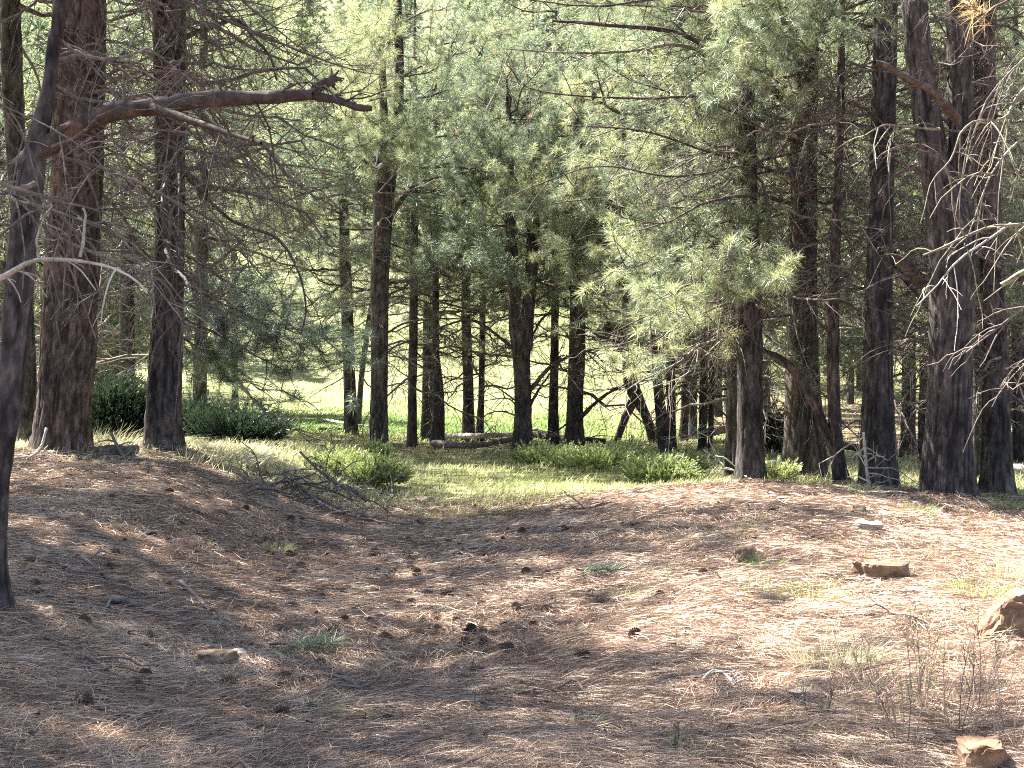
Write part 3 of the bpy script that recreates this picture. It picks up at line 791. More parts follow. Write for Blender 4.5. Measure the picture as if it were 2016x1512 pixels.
t.limb([(1018, 790), (990, 770), (960, 750, .3)], 0.02, 0.008, 6, 0.5, seed=4, mat=DEAD)
t.limb([(1018, 800), (1000, 785), (970, 787, -.3), (952, 790, -.4)], 0.018, 0.007, 8, 0.5, seed=5, mat=DEAD)
t.limb([(1016, 818), (990, 810), (960, 815, -.3), (940, 840, -.4)], 0.016, 0.006, 8, 0.5, seed=6, mat=DEAD)
t.limb([(1042, 850), (1060, 845), (1090, 860)], 0.014, 0.006, 6, 0.5, seed=7, mat=DEAD)
t.limb([(1048, 660), (1080, 620), (1140, 630, -.3)], 0.02, 0.008, 9, 0.7, seed=8)
t.limb([(1045, 600), (1110, 560, -.5), (1200, 530, -1), (1290, 510, -1.2)], 0.026, 0.008, 14, 0.7, tufts=36, seed=9, tint=0.55)
for q in ([(1000, 440), (960, 400, -1), (930, 370, -1.6)], [(1040, 400), (990, 380, -1.3), (960, 360, -2)], [(1046, 330), (1100, 370, -1), (1160, 360, -1.6)], [(1040, 420), (1080, 390, -1.2), (1130, 380, -1.8)]):
    t.limb(q, 0.02, 0.008, 20, 0.7, tufts=46, seed=int(q[1][0]), tint=0.72)
t.deads(1.0, 3.2, 14, 0.6); t.crown(3.4, 6.4, 16, 0.85, 0.6, el=(-15, 20)); t.crown(4.6, 6.4, 8, 0.7, 0.6, el=(-10, 40), az=(-150, -30))

# --- the right mound
t = Tree('straight dark pine at the crest of the right mound, nearest the junipers', 17.9,
         [(1478, 962, 64), (1477, 850, 52), (1476, 700, 50), (1474, 560, 48), (1472, 400, 40), (1470, 200, 34), (1466, 0, 30)], 15, 90, k=72, depth=0.013, flare=0.14, dz=0.055)
t.limb([(1476, 482), (1400, 485, -.3), (1340, 492, -.5), (1270, 520, -.6), (1190, 560, -.7)], 0.03, 0.01, 12, 0.7, seed=1)
t.limb([(1480, 290), (1400, 290, -.3), (1330, 330, -.5), (1290, 370, -.6)], 0.018, 0.006, 12, 0.7, seed=2, mat=DEAD)
t.limb([(1455, 380), (1380, 420, -.3), (1310, 480, -.5), (1260, 560, -.6)], 0.016, 0.005, 12, 0.6, seed=3, mat=DEAD)
t.limb([(1460, 640), (1400, 690, -.2), (1350, 740, -.5), (1300, 760, -.6)], 0.014, 0.005, 10, 0.5, seed=4, mat=LICHEN)
t.limb([(1470, 575, -.3), (1430, 560, -1.2), (1370, 555, -2.0), (1290, 590, -2.6)], 0.018, 0.007, 26, 0.42, tufts=50, seed=5, tint=0.7)
t.limb([(1470, 470, -.2), (1380, 480, -.8), (1280, 540, -1.2)], 0.018, 0.007, 18, 0.5, tufts=46, seed=25, tint=0.6)
t.limb([(1480, 540, -.3), (1500, 530, -1.5), (1520, 545, -2.4)], 0.018, 0.008, 12, 0.35, tufts=46, seed=6, tint=0.55)
t.deads(1.9, 6.4, 40, 0.8, el=(-45, 5)); t.crown(5.5, 14, 24, 1.0, 0.5)

t = Tree('thick furrowed pine behind the mound, with a bent bare limb crossing its foot', 19.0,
         [(1584, 955, 92), (1583, 850, 78), (1580, 700, 66), (1580, 500, 58), (1582, 300, 54), (1586, 100, 50)], 16, 91, k=88, depth=0.016, flare=0.14, dz=0.06)
t.limb([(1580, 240, -.2), (1530, 185, -.4), (1470, 140, -.5), (1420, 110, -.6), (1330, 65, -.7), (1200, 52, -.8), (1090, 42, -.8)], 0.055, 0.016, 18, 0.9, seed=1)
t.limb([(1420, 112, -.6), (1330, 88, -.9), (1240, 100, -1.2), (1120, 103, -1.4), (990, 95, -1.5)], 0.026, 0.008, 16, 0.8, seed=2, mat=LICHEN)
t.limb([(1560, 240, -.3), (1400, 195, -.7), (1250, 195, -1), (1060, 180, -1.2), (1000, 130, -1.3)], 0.024, 0.007, 16, 0.8, seed=3)
for q in ([(1560, 330, -.2), (1450, 350, -.8), (1330, 400, -1.4), (1220, 430, -1.8)], [(1560, 420, -.2), (1420, 440, -1), (1300, 500, -1.8), (1200, 540, -2.2)], [(1560, 200, -.2), (1430, 240, -.6), (1300, 290, -1), (1180, 310, -1.2)],
          [(1560, 580, 0), (1430, 600, -.8), (1330, 650, -1.4), (1240, 700, -1.8)], [(1560, 500, .6), (1400, 560, 1.6), (1280, 620, 2.4), (1160, 600, 3)], [(1560, 440, .8), (1380, 470, 2), (1220, 480, 3.2), (1060, 500, 4)], [(1560, 360, .8), (1360, 380, 2), (1180, 390, 3.2), (980, 420, 4)],
          [(1570, 150, 0), (1400, 160, .6), (1260, 150, 1), (1120, 170, 1.2)], [(1560, 90, 0), (1380, 20, -.5), (1240, 10, -1), (1080, 0, -1)], [(1560, 480, .3), (1440, 520, 1), (1330, 590, 1.6), (1250, 640, 2)], [(1570, 280, 0), (1460, 230, -1.4), (1400, 200, -2.4)]):
    t.limb(q, 0.022, 0.007, 26, 0.55, tufts=46, seed=int(q[2][0] + q[1][1]), tint=0.62)
for q, r in (([(1560, 400, -.5), (1480, 385, -1.4), (1390, 400, -2), (1310, 440, -2.4), (1230, 430, -2.6)], .03), ([(1570, 300, -.5), (1450, 330, -1.6), (1330, 350, -2.2), (1180, 330, -2.5), (1050, 370, -2.6)], .022), ([(1560, 520, -.5), (1430, 590, -1.6), (1330, 600, -2), (1200, 660, -2.2)], .02),
             ([(1570, 20, -.3), (1400, -10, -1), (1180, 15, -1.5), (1000, -5, -1.8)], .03), ([(1560, 620, -.5), (1450, 640, -1.2), (1330, 700, -1.6)], .018), ([(1570, 350, -.5), (1400, 300, -1.4), (1270, 260, -2), (1120, 250, -2.4)], .02)):
    t.limb(q, r, 0.006, 16, 0.7, seed=int(q[1][0] + q[2][1]), mat=LIMBBARK, droop=0.2)
t.limb([(1560, 560), (1500, 520, -.5), (1430, 500, -.9), (1330, 520, -1.2)], 0.022, 0.006, 14, 0.8, seed=4, mat=DEAD)
t.deads(2.2, 6.8, 44, 0.85, el=(-45, 5)); t.crown(5.8, 15, 24, 1.1, 0.5)
for q in ([(1560, 120, -1), (1480, 90, -2), (1430, 80, -3)], [(1580, 90, -1), (1560, 60, -2.4), (1520, 40, -3.2)], [(1590, 60, -1), (1620, 40, -2.4), (1680, 60, -3.2)], [(1560, 60, -1), (1500, 10, -2.4), (1440, 20, -3.2)], [(1590, 140, -1), (1540, 150, -2), (1480, 130, -3)]):
    t.limb(q, 0.02, 0.008, 17, 0.5, tufts=58, seed=int(q[1][0]), tint=0.6)

t = Tree('slender pine with a curved side stem, between the two thick right trunks', 17.6,
         [(1660, 966, 38), (1650, 900, 28), (1642, 800, 25), (1640, 650, 24), (1644, 500, 22), (1652, 300, 18), (1658, 0, 15)], 13, 92, k=40, depth=0.009, flare=0.14, dz=0.07)
t.stem([(1650, 905, 22), (1632, 865, 20), (1608, 805, 19), (1575, 745, 18), (1535, 705, 15), (1500, 690, 10)], extra=0, seed=1)
t.limb([(1650, 160), (1700, 140, -.1), (1745, 142, -.3)], 0.016, 0.01, 5, 0.4, seed=2)
t.limb([(1645, 690), (1720, 680, -.5), (1790, 640, -.8)], 0.010, 0.004, 6, 0.5, seed=3, mat=LICHEN)
t.deads(2.0, 6.2, 18, 0.55, el=(-45, 5)); t.crown(6, 12, 14, 0.8, 0.4)

t = Tree('tall straight pine with a heap of dead twigs at its foot', 17.0,
         [(1730, 976, 82), (1727, 880, 68), (1728, 700, 55), (1732, 500, 52), (1738, 250, 49), (1744, 0, 46)], 17, 93, k=80, depth=0.014, flare=0.14, dz=0.055)
t.limb([(1745, 250, -.1), (1700, 215, -.4), (1670, 205, -.6)], 0.025, 0.012, 4, 0.5, seed=1)
t.limb([(1750, 510, .1), (1790, 560, .3), (1830, 610, .5)], 0.045, 0.03, 3, 0.4, seed=2)
t.deads(2.2, 6.8, 34, 0.75, el=(-45, 5)); t.crown(6.5, 16, 22, 1.1, 0.5)

t = Tree('biggest pine on the right, furrowed trunk splitting into two leaning stems', 15.6,
         [(1868, 1012, 112), (1866, 900, 96), (1870, 750, 84), (1874, 560, 84), (1872, 440, 92), (1842, 330, 62), (1822, 200, 57), (1800, 0, 52)], 16, 94, k=104, depth=0.017, flare=0.14, dz=0.05)
TREE_BIG = t
t.stem([(1882, 470, 60), (1894, 360, 54), (1892, 200, 50), (1886, 0, 46)], seed=1)
t.limb([(1884, 235, -.5), (1860, 205, -.7), (1830, 175, -.8), (1790, 155, -.9), (1745, 128, -1), (1720, 118, -1.1)], 0.06, 0.03, 4, 0.4, seed=1)
t.limb([(1842, 345), (1800, 330, -.3), (1760, 345, -.5), (1730, 380, -.6)], 0.03, 0.012, 6, 0.4, seed=2)
t.limb([(1846, 700), (1800, 670, -.2), (1750, 700, -.5)], 0.024, 0.01, 6, 0.5, seed=3)
t.limb([(1850, 255, -.4), (1790, 250, -.6), (1740, 245, -.8), (1690, 270, -.9)], 0.018, 0.007, 10, 0.5, seed=4, mat=LICHEN)
t.limb([(1815, 560, .6), (1790, 530, .5), (1760, 500, .4)], 0.07, 0.03, 2, 0.4, seed=5)
t.limb([(1830, 300, -.4), (1770, 290, -.6), (1700, 330, -.8)], 0.014, 0.005, 8, 0.6, seed=6, mat=DEAD)
t.deads(2.4, 6.2, 22, 0.6, az=(-80, 60), el=(-40, 5)); t.crown(6.5, 15, 22, 1.15, 0.5, az=(-100, 110))

t = Tree('straight pine right of the biggest trunk, near the frame edge', 17.4,
         [(1964, 1002, 70), (1962, 900, 58), (1960, 750, 52), (1954, 550, 48), (1944, 300, 44), (1936, 0, 42)], 15, 95, k=72, depth=0.013, flare=0.14, dz=0.055)
t.deads(1.2, 6.2, 34, 0.7, el=(-40, 5)); t.crown(6.5, 14, 20, 1.0, 0.5)

# trees whose trunks stand just outside the picture but whose branches reach into it
t = Tree('grey lichened dead boughs reaching in from a pine past the frame on the right', 9.6,
         [(2330, 1200, 70), (2330, 700, 64), (2320, 0, 56)], 11, 96, k=32, depth=0.01)
t.limb([(2300, 60), (2150, 110), (2016, 175), (1976, 232, -.1), (1930, 237, -.2), (1905, 245, -.2), (1885, 270, -.2), (1876, 300, -.2), (1862, 325, -.2), (1842, 345, -.2)], 0.022, 0.005, 20, 0.35, mat=LICHEN, seed=1, droop=0.8)
t.limb([(2300, 180), (2100, 230), (2016, 270, -.2), (1960, 330, -.3), (1930, 400, -.3), (1900, 480, -.3)], 0.014, 0.004, 18, 0.35, mat=LICHEN, seed=2, droop=0.8)
t.limb([(2300, 430), (2100, 425), (2010, 440, -.1), (1950, 445, -.2), (1890, 470, -.3), (1850, 490, -.3), (1820, 500, -.3)], 0.024, 0.006, 12, 0.35, mat=LICHEN, seed=3, droop=0.5)
t.limb([(1990, 440, -.1), (1930, 480, -.2), (1880, 515, -.3), (1840, 560, -.4), (1800, 600, -.4)], 0.010, 0.004, 6, 0.3, mat=PALE, seed=4)
t.limb([(2300, 470), (2100, 500), (2016, 532), (1970, 560)], 0.026, 0.014, 3, 0.3, mat=LICHEN, seed=5)
t.limb([(2300, 520), (2100, 570), (2016, 600), (1950, 650), (1900, 690)], 0.016, 0.005, 14, 0.35, mat=DEAD, seed=6)
t.limb([(2300, 20), (2100, 60), (2000, 130), (1950, 190), (1920, 260)], 0.011, 0.003, 16, 0.35, mat=DEAD, seed=7, droop=0.9)
t.limb([(2300, 620), (2100, 660), (2010, 720), (1960, 780)], 0.010, 0.003, 12, 0.35, mat=DEAD, seed=8, droop=0.7)
t.limb([(2300, -60), (2100, -40), (1990, 0), (1915, 35, -.2)], 0.012, 0.006, 3, 0.15, mat=LIMBBARK, tufts=34, seed=9, tint=1.3)
t.crown(5.0, 10, 10, 0.9, 0.5, az=(-50, 120))

t = Tree('bleached bare branch reaching in from a pine past the frame on the left', 6.6,
         [(-330, 1300, 80), (-330, 700, 76), (-320, 0, 70)], 10, 97, k=32, depth=0.01)
t.limb([(-330, 620), (-120, 575), (-20, 550), (20, 530, -.02), (62, 506, -.05), (110, 502, -.08), (160, 506, -.1), (215, 518, -.1), (262, 545, -.1), (285, 570, -.1)], 0.024, 0.004, 6, 0.18, mat=PALE, seed=1, droop=0.6)
t.limb([(75, 505, -.03), (72, 470, -.05), (85, 430, -.05), (100, 405, -.05)], 0.008, 0.004, 3, 0.15, mat=PALE, seed=2)
t.limb([(158, 508, -.1), (163, 470, -.1), (166, 430, -.1), (160, 415, -.1)], 0.008, 0.005, 2, 0.12, mat=PALE, seed=3)
t.limb([(-330, 240), (-100, 300), (0, 360, 0), (60, 380), (110, 395), (160, 430), (215, 450)], 0.018, 0.007, 10, 0.35, mat=DEAD, seed=4, droop=0.8)
t.limb([(-330, 130), (-100, 170), (60, 230), (180, 300), (260, 380)], 0.009, 0.003, 14, 0.35, mat=DEAD, seed=5, droop=0.8)
t.crown(4.6, 9, 10, 0.8, 0.5)

# pines outside the frame on the sunny side; their crowns dapple the bank and the hollow
for i, (x, y, h, z0, n, s) in enumerate([(-7.94, 14.76, 12.2, 6.2, 30, 1.15), (-9.34, 17.16, 12.0, 6.4, 27, 1.15), (-7.74, 11.76, 11.8, 6.4, 21, 1.1), (-6.24, 10.56, 9.8, 6.0, 9, 0.9), (-9.34, 10.96, 12.5, 7.5, 27, 1.15), (-10.34, 13.96, 12.8, 7.0, 20, 1.2), (-11.08, 16.02, 12.0, 7.0, 16, 1.3), (-5.9, 11.9, 11.3, 7.6, 22, 1.1), (-7.6, 12.5, 12.4, 9.0, 10, 0.9), (-12.74, 19.56, 12.0, 6.0, 20, 1.3)]):
    uu = UC + x * F / y; sw = 0.42 * F / y; b = VH + 1.6 * F / y
    t = Tree(['pine past the frame edge whose crown shades the middle of the left bank', 'pine past the frame edge beyond the widest trunk', 'pine past the frame edge shading the front of the left bank', 'pine past the frame edge shading the foot of the bank', 'low crowned pine past the frame edge shading the slope of the bank', 'low crowned pine past the frame edge shading the crest of the bank', 'tall pine far out past the left bank', 'tall pine past the frame edge shading the front strip', 'tall pine past the frame edge behind the near ones', 'pine past the frame edge level with the meadow grass'][i], y,
             [(uu, b, sw * 1.2), (uu, b - 2.0 * F / y, sw), (uu + 8, b - 6 * F / y, sw * 0.8)], h, 150 + i, k=20, depth=0.01, dz=0.2)
    t.crown(z0, h - 0.4, n, s, 0.5, far=True)

# --- pines on and beyond the far slope: trunk and one crown each, three shapes
def far_crown(seed, H):
    rng = np.random.default_rng(seed)
    mb = MB(); wood = MB()
    nb = 70
    for i in range(nb):
        f = (i + rng.random()) / nb
        z = H * (0.16 + 0.84 * f); l = (H * 0.24 * (1 - f) ** 0.7 + 0.35) * rng.uniform(0.65, 1.2)
        a = i * 2.4 + rng.normal() * 0.4
        d = np.array([math.cos(a), math.sin(a), rng.uniform(-0.15, 0.3)])
        m = 5; tt = np.linspace(0, 1, m)[:, None]
        ax = np.array([0, 0, z]) + d * l * tt + np.array([0, 0, 0.12 * l]) * tt ** 2
        tube(wood, ax, np.linspace(0.035, 0.01, m), 3, 0)
        for j in range(16):
            s = rng.uniform(0.3, 1.0)
            p = np.array([0, 0, z]) + d * l * s + rng.normal(size=3) * 0.20 * l * np.array([1, 1, 0.45])
            tuft_needles(mb, rng, p, d + np.array([0, 0, 0.5]), 11, 0.34, 0.035, np.clip(rng.normal(0.52, 0.16), 0, 0.9))
    return mb.mesh('crown', [NEEDLE]), wood.mesh('branches', [LIMBBARK])
FARH = [11.0, 13.0, 9.0]
FARC = [far_crown(700 + i, H) for i, H in enumerate(FARH)]
FART = []
for i, H in enumerate(FARH):
    mb = MB(); z = np.linspace(-0.3, H, 14)
    rngf = np.random.default_rng(i)
    pts = np.stack([np.cumsum(rngf.normal(size=14) * 0.03), np.cumsum(rngf.normal(size=14) * 0.03), z], -1)
    tube(mb, pts, np.linspace(0.17, 0.02, 14), 10, 0, rough=0.05, rng=rngf)
    FART.append(mb.mesh('trunk', [BARK], True))
rngb = np.random.default_rng(5)
placed = []
def far_tree(u, Y, lab, grp):
    if 330 < u < 1080 and Y < 92: Y += 30
    k = rngb.integers(3); s = rngb.uniform(0.85, 1.3)
    x = (u - UC) * Y / F
    if any((x - a) ** 2 + (Y - b) ** 2 < 3.0 ** 2 for a, b in placed): return
    placed.append((x, Y))
    r = bpy.data.objects.new('pine_tree', None); COL.objects.link(r)
    r.location = (x, Y, tz(x, Y)); r.rotation_euler = (0, 0, rngb.uniform(0, 6.28)); r.scale = (s, s, s * rngb.uniform(0.9, 1.2))
    tag(r, lab, 'tree', grp)
    link('trunk', FART[k], r); c = link('crown', FARC[k][0], r); link('branch', FARC[k][1], c)
for i in range(60):
    far_tree(rngb.uniform(-120, 2140), rngb.uniform(64, 90), 'small sunlit pine along the far edge of the meadow', 'pines along the far edge of the meadow')
for i in range(140):
    far_tree(rngb.uniform(-120, 2140), rngb.uniform(95, 190), 'distant hazy pine up on the far slope', 'distant pines on the far slope')
for i in range(44):
    if i % 2: far_tree(rngb.uniform(-150, 380), rngb.uniform(33, 62), 'shaded pine in the thick woods on the left flank of the meadow', 'pines in the woods on the left flank')
    else: far_tree(rngb.uniform(1380, 2150), rngb.uniform(33, 62), 'shaded pine in the thick woods on the right flank of the meadow', 'pines in the woods on the right flank')

# ------------------------------------------------------------------ shrubs
def sprig_bush(mb, rng, rx, ry, rz, n, ln, w, tint, spread=0.5):
    """low juniper: many sprays of scale leaves that lean outwards from the middle"""
    for i in range(n):
        a = rng.uniform(0, 6.28); q = math.sqrt(rng.random()); h = rng.random() ** 0.6
        top = (1 - q * q) ** 0.5
        p = np.array([rx * q * math.cos(a), ry * q * math.sin(a), rz * (0.12 + 0.88 * h * top) * (0.75 + 0.5 * rng.random())])
        d = norm(np.array([math.cos(a) * q + 0.25, math.sin(a) * q, 0.8]) + rng.normal(size=3) * 0.3)
        m = 15
        s = np.sort(rng.uniform(0, 1, m))
        L = ln * rng.uniform(1.2, 3.6)
        base = p + d * (s * L)[:, None]
        side = norm(rng.normal(size=(m, 3)))
        dd = norm(d * 0.9 + side * spread)
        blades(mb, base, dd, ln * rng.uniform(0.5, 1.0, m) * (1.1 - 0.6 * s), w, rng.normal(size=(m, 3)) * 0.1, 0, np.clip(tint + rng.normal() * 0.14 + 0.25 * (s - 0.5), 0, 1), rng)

def bush(u, v, wpx, hpx, label, seed, dark=False, tint=0.6, Y=None, n=330, group=None):
    rng = np.random.default_rng(seed)
    if Y is None:
        g = G(u, v)
    else:
        x = (u - UC) * Y / F; g = np.array([x, Y, tz(x, Y)])
    s = g[1] / F
    root = bpy.data.objects.new('juniper_shrub', None); COL.objects.link(root)
    root.location = g
    tag(root, label, 'shrub', group)
    mb = MB(); rx = wpx * s / 2; rz = hpx * s
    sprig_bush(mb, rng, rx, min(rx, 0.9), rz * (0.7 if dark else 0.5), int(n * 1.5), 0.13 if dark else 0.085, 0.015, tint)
    link('foliage', mb.mesh('foliage', [JUNI_SHADED if dark else JUNI]), root)
    wb = MB()
    for i in range(14):
        a = rng.uniform(0, 6.28); q = rng.uniform(0.4, 0.95)
        e = np.array([rx * q * math.cos(a), min(rx, 0.9) * q * math.sin(a), rz * rng.uniform(0.3, 0.8)])
        pts = smooth_path([np.array([0, 0, -0.05]), e * 0.5 + np.array([0, 0, 0.02]), e], 7)
        tube(wb, pts, np.linspace(0.02, 0.005, 7), 4, 0)
    link('stem', wb.mesh('stem', [DEAD], True), root)
    return root

bush(668, 935, 110, 50, 'yellow green juniper behind the fallen dead branch', 1, tint=0.7)
bush(740, 958, 100, 75, 'spiky green juniper just in front of the forked pine', 2, tint=0.62, n=380)
bush(740, 905, 36, 45, 'small grey green seedling at the foot of the forked pine', 3, tint=0.5, n=70)
bush(1065, 915, 95, 42, 'juniper with bronzed tips at the foot of the stout double trunk', 4, tint=0.55)
bush(1115, 922, 60, 45, 'reddish brown dying juniper in the middle of the green row', 5, tint=0.35, n=180)
bush(1190, 925, 150, 58, 'bright green juniper, fullest of the row', 6, tint=0.78, n=480)
bush(1245, 918, 60, 62, 'pale blue green upright juniper sprig above the row', 7, tint=0.6, n=150)
bush(1300, 948, 120, 52, 'dark based green juniper at the end of the row', 8, tint=0.5, n=400)
bush(1345, 935, 60, 40, 'small olive juniper beside the grey pine', 9, tint=0.45, n=150)
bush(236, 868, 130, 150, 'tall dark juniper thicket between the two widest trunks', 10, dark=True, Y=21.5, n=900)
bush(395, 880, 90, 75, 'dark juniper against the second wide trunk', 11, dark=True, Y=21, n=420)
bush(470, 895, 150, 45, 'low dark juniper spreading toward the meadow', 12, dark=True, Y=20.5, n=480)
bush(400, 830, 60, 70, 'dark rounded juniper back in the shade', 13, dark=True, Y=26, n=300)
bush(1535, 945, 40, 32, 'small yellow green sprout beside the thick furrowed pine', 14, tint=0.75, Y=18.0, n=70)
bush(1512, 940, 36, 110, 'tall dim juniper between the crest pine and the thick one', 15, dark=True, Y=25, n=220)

# ------------------------------------------------------------------ rocks
def rock_mesh(seed, dims, mat, cuts=9, rough=0.055, tilt=0.0, sub=4, box=1.0):
    import bmesh
    rng = np.random.default_rng(seed)
    bm = bmesh.new(); bmesh.ops.create_icosphere(bm, subdivisions=sub, radius=1.0)
    V = np.array([v.co for v in bm.verts]); Fc = np.array([[v.index for v in f.verts] for f in bm.faces]); bm.free()
    V = np.sign(V) * np.abs(V) ** box
    for i in range(cuts):
        d = norm(rng.normal(size=3) * np.array([1, 1, 0.5])); c = rng.uniform(0.45, 0.75) if box == 1.0 else rng.uniform(0.7, 0.95)
        k = V @ d; ov = np.maximum(0, k - c); V = V - ov[:, None] * d
    V[:, 2] = np.clip(V[:, 2], -0.7, rng.uniform(0.5, 0.62))
    V = V + V * (vnoise(V * 2.2, seed)[:, None] * 0.16 + vnoise(V * 6, seed + 1)[:, None] * 0.06)
    V = V / np.abs(V).max(0) * np.array(dims) / 2
    V = V + norm(V) * vnoise(V / max(dims) * 26, seed + 2)[:, None] * rough * min(dims) * 0.9 + norm(V) * (-np.exp(-(vnoise(V / max(dims) * 7, seed + 5) / 0.12) ** 2))[:, None] * min(dims) * 0.03
    V[:, 2] += V[:, 0] * tilt
    mb = MB(); mb.add(V, Fc)
    return mb.mesh('rock', [mat])

def rock(u, v, w, h, d, mat, label, seed, tilt=0.0, rotz=0.0, sink=0.45, cuts=11, name='rock', sub=4, box=1.0):
    """v is the row where the rock meets the ground in front; w, h in photograph pixels, d in metres"""
    g = G(u, v); s = g[1] / F
    me = rock_mesh(seed, (w * s, d, h * s * (1 + sink)), mat, cuts, tilt=tilt, sub=sub, box=box)
    o = link(name, me, None, (g[0], g[1] + d * 0.4, g[2] + h * s * (0.5 - sink * 0.25)))
    o.rotation_euler = (0, 0, rotz)
    return tag(o, label, 'rock')
rock(1742, 1146, 118, 36, 0.30, ROCK_BROWN, 'flat topped brown rock alone on the sunny mound', 1, cuts=9, box=0.5)
rock(1470, 1112, 60, 34, 0.16, ROCK_BROWN, 'small dark brown rock with a tuft of grass before it', 2, tilt=0.15)
rock(2000, 1264, 165, 78, 0.35, ROCK_RUST, 'large rust coloured rock rising at the right frame edge', 33, tilt=0.38, cuts=16)
rock(1948, 1529, 126, 58, 0.22, ROCK_RUST, 'squared rust rock with a pale top among bare stems', 4, box=0.42)
rock(1714, 1052, 60, 20, 0.3, ROCK_PALE, 'thin pale slab of rock below the twig heap', 5)
rock(1690, 1012, 46, 16, 0.2, ROCK_BROWN, 'low dark rock near the top of the mound', 6, sub=3)
rock(1683, 1322, 66, 16, 0.18, ROCK_PALE, 'flat bleached stone at the foot of the dry grass tuft', 7, sub=3)
rock(702, 952, 46, 26, 0.3, ROCK_TAN, 'tan rock in front of the yellow green juniper', 8, sub=3)
rock(832, 990, 40, 10, 0.3, ROCK_TAN, 'pale rock where the hollow meets the grass', 9, sub=3)
rock(425, 1316, 90, 28, 0.2, ROCK_BROWN, 'dim half buried slab at the foot of the left bank', 12, tilt=0.05)
rock(470, 1300, 56, 14, 0.16, ROCK_PALE, 'pale sliver of rock beside the half buried slab', 13, tilt=-0.2, sub=3)
rock(88, 1222, 34, 22, 0.12, ROCK_TAN, 'little tan rock near the leaning edge tree', 14, sub=3)
rock(2004, 1282, 40, 14, 0.12, ROCK_RUST, 'small brown stone below the large rust rock', 15, sub=3)
rock(1555, 938, 44, 14, 0.3, ROCK_PALE, 'pale stone between the crest pine and the thick furrowed pine', 16, sub=3)
rock(1600, 1380, 90, 12, 0.2, ROCK_PALE, 'flat yellowish slab flush with the needles on the sunny side', 17, sub=3)
rock(1840, 1355, 80, 10, 0.2, ROCK_BROWN, 'low dark slab behind the bare stems', 18, sub=3)
rock(1400, 1130, 34, 16, 0.12, ROCK_BROWN, 'dark knobbly stone left of the small brown rock', 19, sub=3)

# ------------------------------------------------------------------ cones
def cone_mesh(seed):
    rng = np.random.default_rng(seed); mb = MB()
    H, Rm = 0.095, 0.026
    n = 96
    z = np.linspace(-0.5, 0.5, 8) * H
    tube(mb, np.stack([0 * z, 0 * z, z], -1), 0.012 * np.sqrt(np.clip(1 - (z / H / 0.52) ** 2, 0.05, 1)), 6, 0)
    for i in range(n):
        f = (i + 0.5) / n; a = i * 2.39996
        r = Rm * (math.sin(math.pi * min(1, f * 0.92 + 0.1)) ** 0.7) * rng.uniform(0.9, 1.15)
        zz = (f - 0.5) * H
        o = np.array([math.cos(a), math.sin(a), 0]); s = np.array([-math.sin(a), math.cos(a), 0])
        ln = 0.012 + r * 0.75
        up = np.array([0, 0, (0.35 - 0.7 * (1 - f)) * 0.02 + 0.006])
        b = o * 0.008 + np.array([0, 0, zz])
        e = b + o * ln + up
        w = 0.011 * (0.6 + r / Rm * 0.5)
        V = np.array([b - s * w * 0.3, b + s * w * 0.3, e + s * w * 0.6, e + o * 0.004 + np.array([0, 0, -0.003]), e - s * w * 0.6, e + np.array([0, 0, -0.004])])
        mb.add(V, [[0, 1, 5], [1, 2, 5], [5, 2, 3], [5, 3, 4], [0, 5, 4], [0, 4, 3], [0, 3, 2], [0, 2, 1]])
    return mb.mesh('pine_cone', [CONE])
CONES = [cone_mesh(i) for i in range(3)]
rngc = np.random.default_rng(77)
def cone(u, v, label, group, s=None, g=None):
    if g is None: g = G(u, v)
    o = link('pine_cone', CONES[rngc.integers(3)], None)
    s = (s or rngc.uniform(0.5, 1.2)) * 0.72
    o.scale = (s, s, s)
    o.location = (g[0], g[1], g[2] + rngc.uniform(0.006, 0.026) * s)
    o.rotation_euler = Euler((R(90) + rngc.normal() * 0.35, rngc.normal() * 0.3, rngc.uniform(0, 6.28)))
    return tag(o, label, 'pine cone', group)
for u, v, lab, s in [
    (165, 1392, 'large dark cone standing out in the shade at the lower left', 1.5), (302, 1412, 'dark round cone on a sunlit patch at the lower left', 1.15),
    (268, 1356, 'dark cone with bright sunlit scale tips at the lower left', 1.2), (550, 1416, 'dark cone alone in the front strip of sun, left of centre', 1.25),
    (290, 1264, 'round brown cone halfway up the shaded left bank', 1.15), (763, 1424, 'dark cone in the shade right of the lone front one', 1.1),
    (677, 1226, 'bristly cone with pale sunlit scales at the edge of the hollow', 1.2), (903, 1226, 'large open cone at the sunny lip of the hollow', 1.3),
    (215, 1120, 'upright cone on a stub high on the left bank', 1.05), (300, 1060, 'reddish cone beside a sun fleck on the left bank', 1.1),
    (333, 972, 'wide dark cone near the crest of the left bank', 1.3), (1249, 1254, 'small dark cone alone on the sunny needles', 1.1),
    (1147, 1296, 'pale opened cone on the bright needles right of centre', 1.2), (940, 1326, 'brown cone in the bright band below the hollow', 1.05)]:
    cone(u, v, lab, None, s)
HOLLOW = [(872, 1029), (883, 1069), (740, 1091), (791, 1098), (810, 1102), (829, 1114), (855, 1110), (745, 1124), (841, 1171), (879, 1174), (692, 1168), (744, 1171), (785, 1195), (966, 1200), (858, 1214), (1028, 1204), (893, 1249), (928, 1247), (949, 1244), (827, 1254), (909, 1272), (733, 1246), (664, 1268), (1030, 1246), (1035, 1131), (935, 1080), (900, 1095), (960, 1110), (868, 1060), (905, 1052), (820, 1135), (700, 1205), (760, 1262), (650, 1255)]
HOLLOW += [(u + rngc.normal() * 48, v + rngc.normal() * 22) for u, v in HOLLOW * 2]
for u, v in HOLLOW:
    cone(u, v, 'dark pine cone lying in the shaded hollow', 'pine cones in the shaded hollow')
